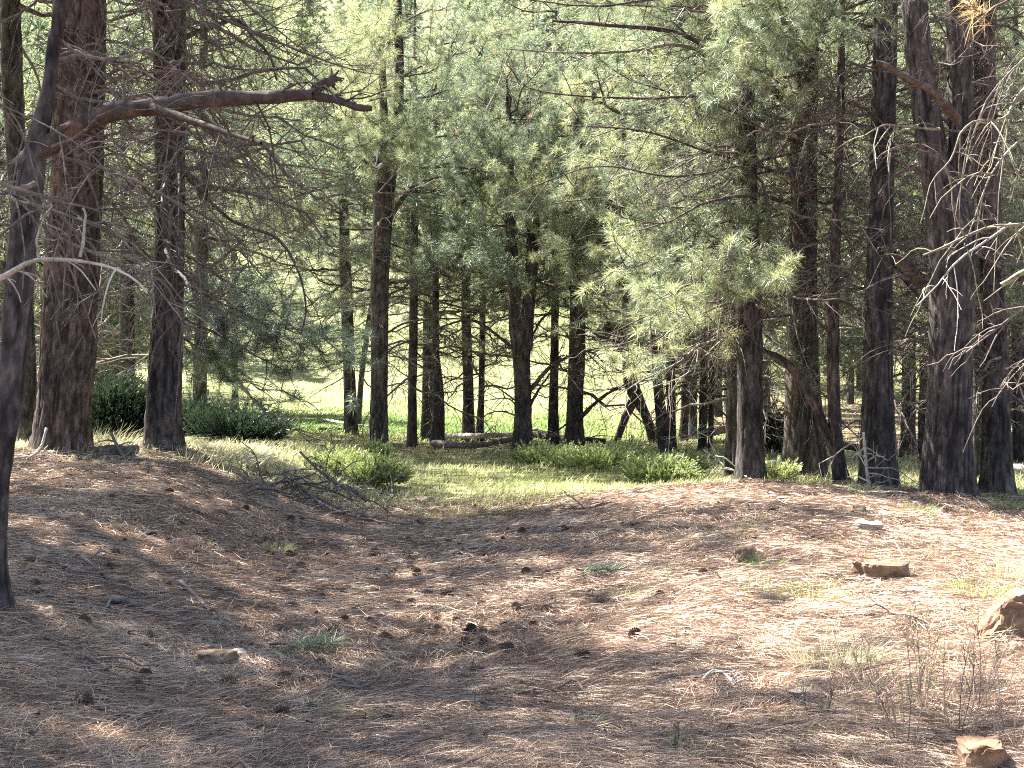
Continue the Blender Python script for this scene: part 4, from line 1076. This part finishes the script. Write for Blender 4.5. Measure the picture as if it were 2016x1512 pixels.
for u, v in [(935, 1001), (1022, 992), (1089, 989), (999, 1044), (1027, 1048), (1054, 1044), (1112, 1042), (1226, 1036), (1127, 1105), (1098, 1152), (1223, 1157), (1141, 1150), (1162, 1174), (1299, 1176), (1181, 1190), (1075, 1204), (1164, 1209), (1410, 1024), (1520, 1010), (1396, 1128), (1385, 1135), (1980, 1055), (1640, 1060), (1455, 1285), (1660, 1035)]:
    cone(u, v, 'pine cone on the sunlit needles of the right mound', 'pine cones on the sunlit right mound')
for i in range(55):
    g = G(rngc.uniform(20, 640), rngc.uniform(940, 1290))
    cone(0, 0, 'pine cone scattered on the shaded left bank', 'pine cones on the shaded left bank', g=g)
for u, v in [(285, 1336), (330, 1366), (450, 1352), (240, 1420), (60, 1455), (480, 1350), (600, 1345), (560, 1340), (380, 1330), (25, 1310), (610, 1400), (440, 1290)]:
    cone(u, v, 'pine cone among dappled needles at the foot of the left bank', 'pine cones at the foot of the left bank')

# ------------------------------------------------------------------ fallen wood
def stick(path, r0, r1, mat, label, name='fallen_stick', twigs=0, tl=0.3, seed=0, cat='stick', lift=0.6, k=6, group=None, up=0.5):
    """path of photograph pixels on the ground; an optional third value lifts a point by that many metres"""
    rng = np.random.default_rng(1000 + seed)
    ctl = []
    for q in path:
        g = G(q[0], q[1]) if len(q) < 4 else P(q[0], q[1], q[3])
        ctl.append(g + np.array([0, 0, (q[2] if len(q) > 2 else 0) + r0 * lift + (0.014 if len(q) < 4 else 0)]))
    ctl = np.array(ctl); base = ctl[0].copy()
    L = np.linalg.norm(np.diff(ctl, axis=0), axis=1).sum()
    n = max(8, int(L / 0.05))
    n = min(n, 80)
    pts = smooth_path(ctl, n) - base
    mb = MB()
    tube(mb, pts, np.linspace(r0, r1, n) * (1 + 0.08 * rng.normal(size=n)), k, 0, cap=True, rough=0.06, rng=rng)
    td = norm(np.gradient(pts, axis=0))
    for i in range(twigs):
        j = int(n * (0.1 + 0.85 * (i + rng.random()) / twigs)); j = min(j, n - 1)
        d = norm(td[j] * 0.4 + rng.normal(size=3) * np.array([1, 1, 0.3]) + np.array([0, 0, up * rng.random()]))
        l = tl * rng.uniform(0.4, 1.3); m = 7; tt = np.linspace(0, 1, m)[:, None]
        tw = pts[j] + d * l * tt + np.array([0, 0, -0.35 * l]) * tt ** 2 + np.cumsum(rng.normal(size=(m, 3)) * 0.06 * l, axis=0) * tt
        tube(mb, tw, np.linspace(min(r0 * 0.6, 0.013), 0.004, m), 4, 0)
        for q in range(3):
            kk = rng.integers(1, m); d4 = norm(d + rng.normal(size=3) * 0.8); l4 = l * rng.uniform(0.2, 0.5); t4 = np.linspace(0, 1, 4)[:, None]
            tube(mb, tw[kk] + d4 * l4 * t4, np.linspace(0.0045, 0.002, 4), 3, 0)
    o = link(name, mb.mesh(name, [mat], True), None, base)
    return tag(o, label, cat, group)
stick([(590, 890, 0.0, 15.6), (625, 925, 0.0, 15.6), (665, 955, 0.0, 15.6), (700, 975, 0.03, 15.5), (722, 987, 0.0, 15.4)], 0.014, 0.024, DEAD, 'long dead branch sloping off the left bank crest with a tangle of bare twigs', 'fallen_branch', 16, 0.75, 1, 'branch')
stick([(480, 985, 0.05), (560, 975, 0.12), (640, 985, 0.1), (700, 1000, 0.05)], 0.020, 0.010, DEAD, 'tangle of dead twigs on the bank below the long dead branch', 'fallen_branch', 26, 0.65, 2, 'branch')
stick([(560, 955, 0.1), (640, 1010, 0.05), (730, 1032)], 0.024, 0.010, DEAD, 'bare branch lying down the bank toward the hollow', 'fallen_branch', 20, 0.6, 3, 'branch')
stick([(700, 985, 0.1), (760, 965, 0.22), (772, 990, 0.12), (755, 1010, .02)], 0.01, 0.006, DEAD, 'arched dead twig looping over the end of the hollow', 'fallen_branch', 8, 0.35, 4, 'branch')
stick([(785, 930, 0.08), (762, 960, 0.02), (745, 985)], 0.014, 0.01, LIMBBARK, 'short bare stick leaning out of the spiky green juniper', seed=5)
stick([(92, 880, 0.2, 15.8), (75, 897, 0.03, 15.7), (30, 908, 0.02, 15.5)], 0.016, 0.012, PALE, 'pale crooked stick in front of the widest trunk', twigs=3, seed=6)
stick([(218, 880, 0.15, 16.2), (240, 900, 0.03, 16.1), (266, 912, 0.0, 16.0)], 0.02, 0.016, DEAD, 'broken grey stick between the two widest trunks', twigs=4, seed=7)
stick([(195, 897), (270, 893)], 0.06, 0.055, DEAD, 'short weathered log between the two widest trunks', 'fallen_log', 3, 0.4, 8, 'log', k=10)
stick([(150, 1095), (200, 1140, .02), (212, 1150)], 0.014, 0.01, DEAD, 'dark stick on the shaded bank near the upright cone', twigs=2, seed=9)
stick([(202, 1190), (240, 1200, 0.03), (290, 1210), (340, 1222)], 0.024, 0.018, DEAD, 'thick dark branch half sunk in needles on the left bank', twigs=2, seed=10)
stick([(355, 1160, .03), (385, 1180), (420, 1215), (470, 1265)], 0.014, 0.008, DEAD, 'long thin stick running down the left bank', twigs=4, seed=11)
stick([(985, 1358), (1030, 1372), (1090, 1374, .02), (1130, 1366, .05), (1152, 1378, .01)], 0.009, 0.005, DEAD, 'hooked thin branch lying across the front shade', twigs=3, tl=.15, seed=12)
stick([(1385, 1355, .02), (1405, 1348, .05), (1430, 1350, .03), (1450, 1365)], 0.009, 0.006, PALE, 'bleached curled stick on the bright needles', twigs=3, tl=.12, seed=13)
stick([(1740, 1208), (1765, 1222, .02), (1800, 1230, .03), (1850, 1248)], 0.009, 0.005, DEAD, 'thin bent stick left of the large rust rock', twigs=3, tl=.15, seed=14)
stick([(1762, 1090, .06), (1785, 1110, 0)], 0.007, 0.004, DEAD, 'short twig lying against the flat topped rock', seed=15, twigs=1, tl=.1)
stick([(1320, 1285), (1350, 1296)], 0.008, 0.006, DEAD, 'stub of dark stick on the sunny needles', seed=16)
stick([(1100, 1005), (1160, 1010, .03), (1205, 1000, .04)], 0.012, 0.006, DEAD, 'dry branch at the top of the sunny slope near the grass', seed=17, twigs=5, tl=.25)
stick([(895, 1312), (915, 1325), (950, 1330)], 0.007, 0.004, DEAD, 'little twig in the bright band below the hollow', seed=18, twigs=1, tl=.1)
stick([(905, 1390), (940, 1396, .02), (985, 1405)], 0.012, 0.007, DEAD, 'dark twig in the front shade, left of the hooked branch', seed=19, twigs=2, tl=.12)
stick([(170, 1310, .03), (210, 1330), (260, 1350)], 0.012, 0.006, DEAD, 'dark stick behind the sunlit tipped cone', seed=20, twigs=3, tl=.2)
stick([(620, 1330), (680, 1352, .02), (720, 1372)], 0.01, 0.006, DEAD, 'thin stick among needles in front of the hollow', seed=21, twigs=2, tl=.15)
stick([(1700, 905, 0.3, 16.0), (1706, 940, 0.1, 16.0), (1712, 965, 0.05, 16.0), (1730, 985, 0, 15.9)], 0.016, 0.02, PALE, 'heap of bleached twigs against the tall straight pine', 'fallen_branch', 15, 0.5, 22, 'branch', up=1.5)
stick([(1640, 960), (1690, 972), (1720, 978)], 0.02, 0.014, PALE, 'pale grey branch on the ground by the slender pine', 'fallen_branch', 5, 0.3, 23, 'branch')
# logs back among the trees
stick([(850, 884, .05), (930, 888, .05), (1010, 880, .1)], 0.07, 0.05, DEAD, 'fallen log in the shade before the touching pair of pines', 'fallen_log', 8, 0.7, 30, 'log', k=9)
stick([(870, 868, .05), (960, 872, .1), (1015, 868, .1)], 0.06, 0.05, PALE, 'pale fallen log behind the touching pair of pines', 'fallen_log', 6, 0.6, 31, 'log', k=9)
stick([(1045, 868, .1), (1110, 874, .05), (1190, 880, .05)], 0.08, 0.06, LIMBBARK, 'dark log lying past the stout double trunk', 'fallen_log', 7, 0.7, 32, 'log', k=9)
stick([(1395, 872, .15), (1425, 866, .15), (1460, 862, .15)], 0.09, 0.08, PEELED, 'reddish fallen log seen beside the grey pine', 'fallen_log', 3, 0.5, 33, 'log', k=9)
stick([(638, 833, .05), (690, 842, .05), (735, 848, .05)], 0.035, 0.03, PALE, 'white bare pole lying on the green meadow', 'fallen_pole', 0, 0.3, 34, 'log', k=7)
stick([(628, 849, .02), (672, 849, .02)], 0.035, 0.03, LIMBBARK, 'short black log on the green meadow', 'fallen_log', 2, 0.3, 35, 'log', k=7)
stick([(1508, 932, .1), (1548, 930, .1)], 0.05, 0.05, PALE, 'pale log end behind the mound between two trunks', 'fallen_log', 0, 0.3, 36, 'log', k=8)
stick([(1640, 900, .2), (1690, 905, .15), (1780, 912, .1)], 0.07, 0.06, LIMBBARK, 'dark fallen log back in the trees behind the slender pine', 'fallen_log', 5, 0.6, 37, 'log', k=8)
stick([(1930, 940, .1), (1980, 938, .1), (2040, 945, .1)], 0.06, 0.05, PALE, 'grey fallen log at the far right behind the last trunk', 'fallen_log', 5, 0.5, 38, 'log', k=8)
stick([(1385, 905, .15), (1430, 935, .1), (1470, 950, .05)], 0.014, 0.008, PALE, 'thin bleached branches strewn at the foot of the grey pine', 'fallen_branch', 14, 0.6, 39, 'branch', up=1.2)
stick([(1340, 905, .3), (1390, 890, .35)], 0.012, 0.008, PALE, 'pale dead twigs standing behind the end of the juniper row', 'fallen_branch', 12, 0.6, 40, 'branch', up=1.6)

def stump():
    x, y = P(1817, 970, 16.2)[:2]; z = tz(x, y)
    rng = np.random.default_rng(4)
    zz = np.linspace(-0.1, 0.34, 12)
    V, F4, _ = bark_trunk(np.stack([0.03 * zz, 0 * zz, zz], -1), np.interp(zz, [-0.1, 0.1, 0.34], [0.06, 0.05, 0.045]), 24, 9, 0.006)
    V[-24:, 2] += rng.normal(size=24) * 0.025
    mb = MB(); mb.add(np.vstack([V, [[0.01, 0, 0.28]]]), [[len(V), len(V) - 24 + j, len(V) - 24 + (j + 1) % 24] for j in range(24)], F4)
    tag(link('stump', mb.mesh('stump', [LICHEN], False), None, (x, y, z)), 'small broken mossy stump against the biggest right trunk', 'stump')
stump()

# ------------------------------------------------------------------ plants in front
def tuft(u, v, n, h, sp, label, seed, tint=0.85, w=0.004, name='grass_tuft', wind=0.2, group=None):
    rng = np.random.default_rng(2000 + seed)
    g = G(u, v); mb = MB()
    a = rng.uniform(0, 6.28, n); q = np.sqrt(rng.random(n)) * sp * 0.35
    base = np.stack([q * np.cos(a), q * np.sin(a), 0 * a - 0.01], -1)
    d = norm(np.stack([np.cos(a) * rng.uniform(0, 0.9, n) + wind, np.sin(a) * rng.uniform(0, 0.7, n), 0.9 + 0 * a], -1))
    bend = np.stack([np.cos(a) * 0.5 + wind, np.sin(a) * 0.5, -0.55 + 0 * a], -1) * rng.uniform(0.2, 1.1, n)[:, None]
    blades(mb, base, d, h * rng.uniform(0.4, 1.15, n), w, bend, 0, np.clip(tint + rng.normal(size=n) * 0.12, 0, 1), rng)
    return tag(link(name, mb.mesh(name, [GRASS]), None, g), label, 'grass tuft', group)
tuft(1635, 1312, 300, 0.22, 0.6, 'big tuft of bleached dry grass on the sunny slope', 1, 0.97, w=0.0022, wind=0.15)
tuft(1680, 1312, 130, 0.18, 0.3, 'grey dry grass fanning out beside the big bleached tuft', 2, 0.93, wind=0.4)
tuft(1500, 1118, 120, 0.16, 0.35, 'green grass tuft before the small dark brown rock', 3, 0.35)
tuft(1520, 1165, 140, 0.14, 0.6, 'sparse green tuft below the small dark brown rock', 4, 0.35)
tuft(1610, 1175, 120, 0.15, 0.5, 'yellow green tuft left of the flat topped rock', 5, 0.5)
tuft(1930, 1175, 200, 0.2, 0.6, 'pale green clump behind the large rust rock', 6, 0.55)
tuft(1985, 1140, 160, 0.18, 0.6, 'straw coloured clump at the frame edge above the rust rock', 7, 0.85)
tuft(1460, 1045, 60, 0.14, 0.2, 'lone pale green blade cluster on the mound', 8, 0.6)
tuft(1800, 1010, 160, 0.16, 0.6, 'grey green tuft left of the biggest trunk', 9, 0.5)
tuft(1690, 975, 120, 0.2, 0.4, 'grass sprouting at the foot of the slender pine', 10, 0.5)
tuft(1580, 955, 160, 0.2, 0.8, 'grass fringe at the foot of the thick furrowed pine', 11, 0.5)
tuft(1135, 1440, 50, 0.13, 0.15, 'few straw blades standing in the front shade', 12, 0.9)
tuft(1380, 1490, 60, 0.12, 0.3, 'thin green blades at the very front, right of centre', 13, 0.5)
tuft(690, 1412, 90, 0.10, 0.35, 'low greenish tuft in the front shade left of centre', 14, 0.4)
tuft(620, 1385, 80, 0.08, 0.4, 'yellow green moss like tuft in a patch of sun', 15, 0.5)
tuft(550, 1085, 80, 0.12, 0.3, 'pale green tuft on the shaded left bank', 16, 0.6)
tuft(1240, 1175, 70, 0.12, 0.3, 'grey green tuft at the right rim of the hollow', 17, 0.5)
tuft(1300, 1135, 80, 0.12, 0.4, 'dry tuft right of the fallen green sprig', 18, 0.75)
tuft(1980, 1000, 140, 0.22, 0.5, 'grass at the foot of the pine by the frame edge', 19, 0.45)
tuft(215, 865, 260, 0.5, 1.6, 'tall silvery dry grass bending beside the widest trunk', 20, 1.0, w=0.008, wind=0.7)
tuft(250, 880, 260, 0.42, 1.6, 'pale dry grass clump between the two widest trunks', 21, 0.98, w=0.008, wind=0.6)
tuft(440, 915, 200, 0.35, 1.4, 'straw grass on the crest before the low dark juniper', 22, 0.95, w=0.008, wind=0.5)

def twiggy(u, v, h, n, label, seed, lean=0.0, green=0.3):
    h *= 1.25; n = int(n * 1.25)
    rng = np.random.default_rng(3000 + seed)
    g = G(u, v)
    root = bpy.data.objects.new('twiggy_shrub', None); COL.objects.link(root); root.location = g
    tag(root, label, 'shrub', None)
    lv = MB()
    for i in range(n):
        mb = MB(); a = rng.uniform(0, 6.28); sp = rng.uniform(0.05, 0.42)
        hh = h * rng.uniform(0.6, 1.1)
        e = np.array([math.cos(a) * sp * hh + lean * hh, math.sin(a) * sp * hh, hh])
        b0 = np.array([math.cos(a), math.sin(a), 0]) * rng.uniform(0, 0.05)
        pts = smooth_path([b0 - np.array([0, 0, .03]), b0 + e * 0.5 + rng.normal(size=3) * 0.015, b0 + e], 10)
        tube(mb, pts, np.linspace(0.0026, 0.0011, 10), 4, 0)
        for j in range(rng.integers(3, 7)):
            k = rng.integers(3, 9); d = norm(np.array([rng.normal() * 0.5, rng.normal() * 0.5, 0.8])); l = hh * rng.uniform(0.12, 0.35)
            q = pts[k] + d * l * np.linspace(0, 1, 5)[:, None]
            tube(mb, q, np.linspace(0.0018, 0.0009, 5), 3, 0)
            if rng.random() < green:
                m = 12
                blades(lv, pts[k] + d * l * rng.uniform(0.3, 1, m)[:, None], norm(rng.normal(size=(m, 3)) * 0.6 + d), 0.018, 0.003, np.zeros((m, 3)), 0, np.clip(rng.normal(0.35, 0.15, m), 0, 1), rng)
        link('stem', mb.mesh('stem', [TWIG_RED if rng.random() < 0.7 else DEAD], True), root)
    if lv.n: link('leaves', lv.mesh('leaves', [GRASS]), root)
twiggy(1775, 1470, 0.36, 9, 'reddish bare stemmed shrub at the lower right, tallest one', 1, -0.1, 0.15)
twiggy(1815, 1400, 0.32, 9, 'thin shrub with some green leaves behind the reddish stems', 2, 0.05, 0.7)
twiggy(1880, 1450, 0.34, 7, 'grey bare stems left of the squared rust rock', 3, 0.05, 0.2)
twiggy(1990, 1480, 0.5, 7, 'tall pale bare stems in front of the squared rust rock', 4, 0.1, 0.1)
twiggy(1715, 1420, 0.2, 5, 'short bare stems at the left of the twiggy patch', 5, 0.0, 0.3)
twiggy(1615, 1415, 0.16, 4, 'sparse little stems below the flat yellowish slab', 6, 0.0, 0.2)
twiggy(1700, 1350, 0.2, 5, 'little stems growing just below the bleached grass', 7, 0.0, 0.3)
twiggy(1930, 1400, 0.3, 6, 'bare stems between the two rust rocks', 8, 0.1, 0.3)
twiggy(1330, 1480, 0.1, 3, 'tiny sprout at the very front, right of centre', 9, 0.0, 0.5)

def fallen_spray(u, v, label, seed, s=0.5):
    rng = np.random.default_rng(seed); g = G(u, v)
    root = bpy.data.objects.new('pine_sprig', None); COL.objects.link(root); root.location = g + np.array([0, 0, 0.03])
    tag(root, label, 'sprig', None)
    mb = MB(); nd = MB()
    pts = np.stack([np.linspace(0, s, 8), 0.03 * rng.normal(size=8), 0.02 + 0.02 * rng.random(8)], -1)
    tube(mb, pts, np.linspace(0.006, 0.003, 8), 5, 0)
    for k in (3, 4, 5, 6, 7):
        tuft_needles(nd, rng, pts[k], np.array([0.8, rng.normal() * 0.5, 0.15]), 60, 0.15, 0.003, 0.2, 0, 0.8)
    link('stem', mb.mesh('stem', [LIMBBARK], True), root); link('needles', nd.mesh('needles', [NEEDLE]), root)
fallen_spray(1135, 1138, 'fallen dark green pine sprig at the right rim of the hollow', 1, 0.3)
fallen_spray(530, 1290, 'fallen green sprig in the needles at the foot of the bank', 2, 0.35)

# ------------------------------------------------------------------ what nobody could count: needles, grass, leaves of the meadow
def in_view(n, rng, y0, y1, power=1.0, pad=1.12):
    """points on the ground, as many per square degree nearer and farther"""
    f = rng.random(n)
    y = (y0 ** power + f * (y1 ** power - y0 ** power)) ** (1 / power)
    x = rng.uniform(-1, 1, n) * (1008 / F) * y * pad
    return x, y

def litter():
    rng = np.random.default_rng(42); mb = MB()
    n = 290000
    x, y = in_view(n, rng, 5.0, 19.0, -0.6)
    m = 110000                                # and thinner, past the sides and the near edge of the frame
    x2 = rng.uniform(-10.5, 10.5, m); y2 = rng.uniform(2.5, 19.0, m)
    o = (np.abs(x2) > 0.40 * y2) | (y2 < 5.0)
    x = np.concatenate([x, x2[o]]); y = np.concatenate([y, y2[o]]); n = len(x)
    g = grass_mask(x, y)
    bare = sstep(0.1, 0.7, n2(x, y, 1.1, 25) + 0.4 * n2(x, y, 3.1, 26) + 0.25 * np.exp(-((x + 0.5) / 1.0) ** 2))
    keep = (rng.random(n) > g * 0.85) & (rng.random(n) > 0.55 * bare)
    x, y = x[keep], y[keep]; n = len(x)
    # needles drift into mats that share a direction
    th = n2(x, y, 0.9, 21) * 2.6 + rng.normal(size=n) * 0.75
    z = terrain(x, y)
    e = 0.05
    gx = (terrain(x + e, y) - terrain(x - e, y)) / (2 * e); gy = (terrain(x, y + e) - terrain(x, y - e)) / (2 * e)
    dx, dy = np.cos(th), np.sin(th)
    up = np.abs(rng.normal(size=n)) * 0.16 - 0.02
    fluff = 0.5 + 1.1 * np.maximum(0, n2(x, y, 1.9, 22))
    d = np.stack([dx, dy, gx * dx + gy * dy + up], -1)
    base = np.stack([x, y, z + 0.004 + rng.random(n) * 0.03 * (0.3 + fluff)], -1)
    far = np.clip(y / 7.0, 0.8, 2.4) * np.where((np.abs(x) > 0.40 * y) | (y < 5.0), 1.7, 1.0)
    bend = np.stack([-dy, dx, -0.1 - 0.3 * rng.random(n)], -1) * rng.normal(size=n)[:, None] * 0.45
    bend[:, 2] = -np.abs(bend[:, 2]) - up * 0.5
    tint = np.clip(0.56 + 0.30 * rng.normal(size=n) + 0.20 * n2(x, y, 0.5, 23) + 0.22 * n2(x, y, 2.2, 24), 0, 1)
    blades(mb, base, d, rng.uniform(0.07, 0.18, n), 0.0024 * far, bend, 0, tint, rng)
    tag(link('needle_litter', mb.mesh('needle_litter', [LITTER])), 'loose carpet of fallen pine needles', None, None, 'stuff')
litter()

def twig_litter():
    rng = np.random.default_rng(43); mb = MB()
    n = 2600
    x, y = in_view(n, rng, 5.2, 17.5, -0.4)
    keep = rng.random(n) < 0.25 + 0.9 * sstep(-0.2, 0.6, n2(x, y, 0.7, 44)) * sstep(1.2, -1.5, x + 0.25)
    for px, py in zip(x[keep], y[keep]):
        l = rng.uniform(0.03, 0.16); a = rng.uniform(0, 6.28)
        z = tz(px, py) + 0.012
        t = np.linspace(-0.5, 0.5, 4)[:, None]
        pts = np.array([px, py, z]) + np.array([math.cos(a), math.sin(a), rng.normal() * 0.12]) * l * t + rng.normal(size=(4, 3)) * 0.006
        tube(mb, pts, rng.uniform(0.002, 0.006), 4, 0)
    n = 2200
    x, y = in_view(n, rng, 5.2, 17.5, -0.4)
    keep = rng.random(n) < 0.2 + 0.9 * sstep(-0.1, 0.6, n2(x, y, 0.8, 45)) * sstep(1.4, -1.2, x + 0.2)
    x, y = x[keep], y[keep]; n = len(x)
    c = np.stack([x, y, terrain(x, y) + 0.015], -1)
    V = (c[:, None] + rng.normal(size=(n, 5, 3)) * np.array([0.018, 0.018, 0.011])).reshape(-1, 3)
    F = (np.arange(n)[:, None, None] * 5 + np.array([[0, 1, 2], [0, 2, 3], [0, 3, 4], [0, 4, 1], [1, 3, 2]])[None]).reshape(-1, 3)
    mb.add(V, F)
    tag(link('twig_litter', mb.mesh('twig_litter', [CONE])), 'broken twigs and bark crumbs among the needles', None, None, 'stuff')
twig_litter()

def grass(name, label, n, y0, y1, h, w, tint, seed, power=-0.6, wind=0.25, keepf=None, xlim=None):
    rng = np.random.default_rng(seed); mb = MB()
    x, y = in_view(n, rng, y0, y1, power)
    k = rng.random(n) < (grass_mask(x, y) if keepf is None else keepf(x, y))
    clump = 0.5 + 0.5 * n2(x, y, 1.8, seed)
    k &= rng.random(n) < 0.35 + 0.8 * clump
    x, y, clump = x[k], y[k], clump[k]; n = len(x)
    a = rng.uniform(0, 6.28, n)
    d = np.stack([np.cos(a) * 0.45 + wind, np.sin(a) * 0.45, 1 + 0 * a], -1)
    base = np.stack([x, y, terrain(x, y) - 0.01], -1)
    bend = np.stack([np.cos(a) * 0.4 + wind, np.sin(a) * 0.4, -0.35 + 0 * a], -1) * rng.uniform(0.2, 1, n)[:, None]
    t = np.clip(tint(x, y) + rng.normal(size=n) * 0.14, 0, 1)
    blades(mb, base, d, h * rng.uniform(0.35, 1.1, n) * (0.55 + 0.8 * clump), w * np.clip(y / y0, 1, 3), bend, 0, t, rng)
    tag(link(name, mb.mesh(name, [GRASS])), label, None, None, 'stuff')
def dryness(x, y):
    t = 0.80 + 0.22 * n2(x, y, 0.5, 31) - 0.2 * sstep(-2, 2, x) * np.exp(-((y - 19) / 2.5) ** 2)
    t = t - 0.42 * np.exp(-((y - 37) / 8) ** 2) * sstep(5, 0, x) + 0.22 * sstep(-2.5, -4, x) * sstep(22, 18, y)
    return t
grass('grass', 'short yellow green grass between the banks and the trees', 112000, 13.6, 30, 0.15, 0.006, dryness, 61)
grass('meadow_grass', 'bright short grass of the open meadow', 60000, 29, 62, 0.16, 0.018, lambda x, y: dryness(x, y) - 0.27, 62, power=-0.4)
grass('sparse_grass', 'sparse thin blades growing through the needles', 9000, 5.2, 17, 0.10, 0.003, lambda x, y: 0.62 + 0.25 * n2(x, y, 0.7, 33), 63,
      keepf=lambda x, y: 0.9 * sstep(0.15, 0.6, n2(x, y, 0.6, 34) + 0.25 * sstep(0.5, 3, x)))
grass('hill_grass', 'grass of the slope beyond the meadow', 50000, 60, 125, 0.30, 0.04, lambda x, y: 0.50 + 0.35 * n2(x, y, 0.12, 35), 64, power=-0.5, keepf=lambda x, y: 0.35 + 0.6 * sstep(-0.4, 0.4, n2(x, y, 0.15, 36)))
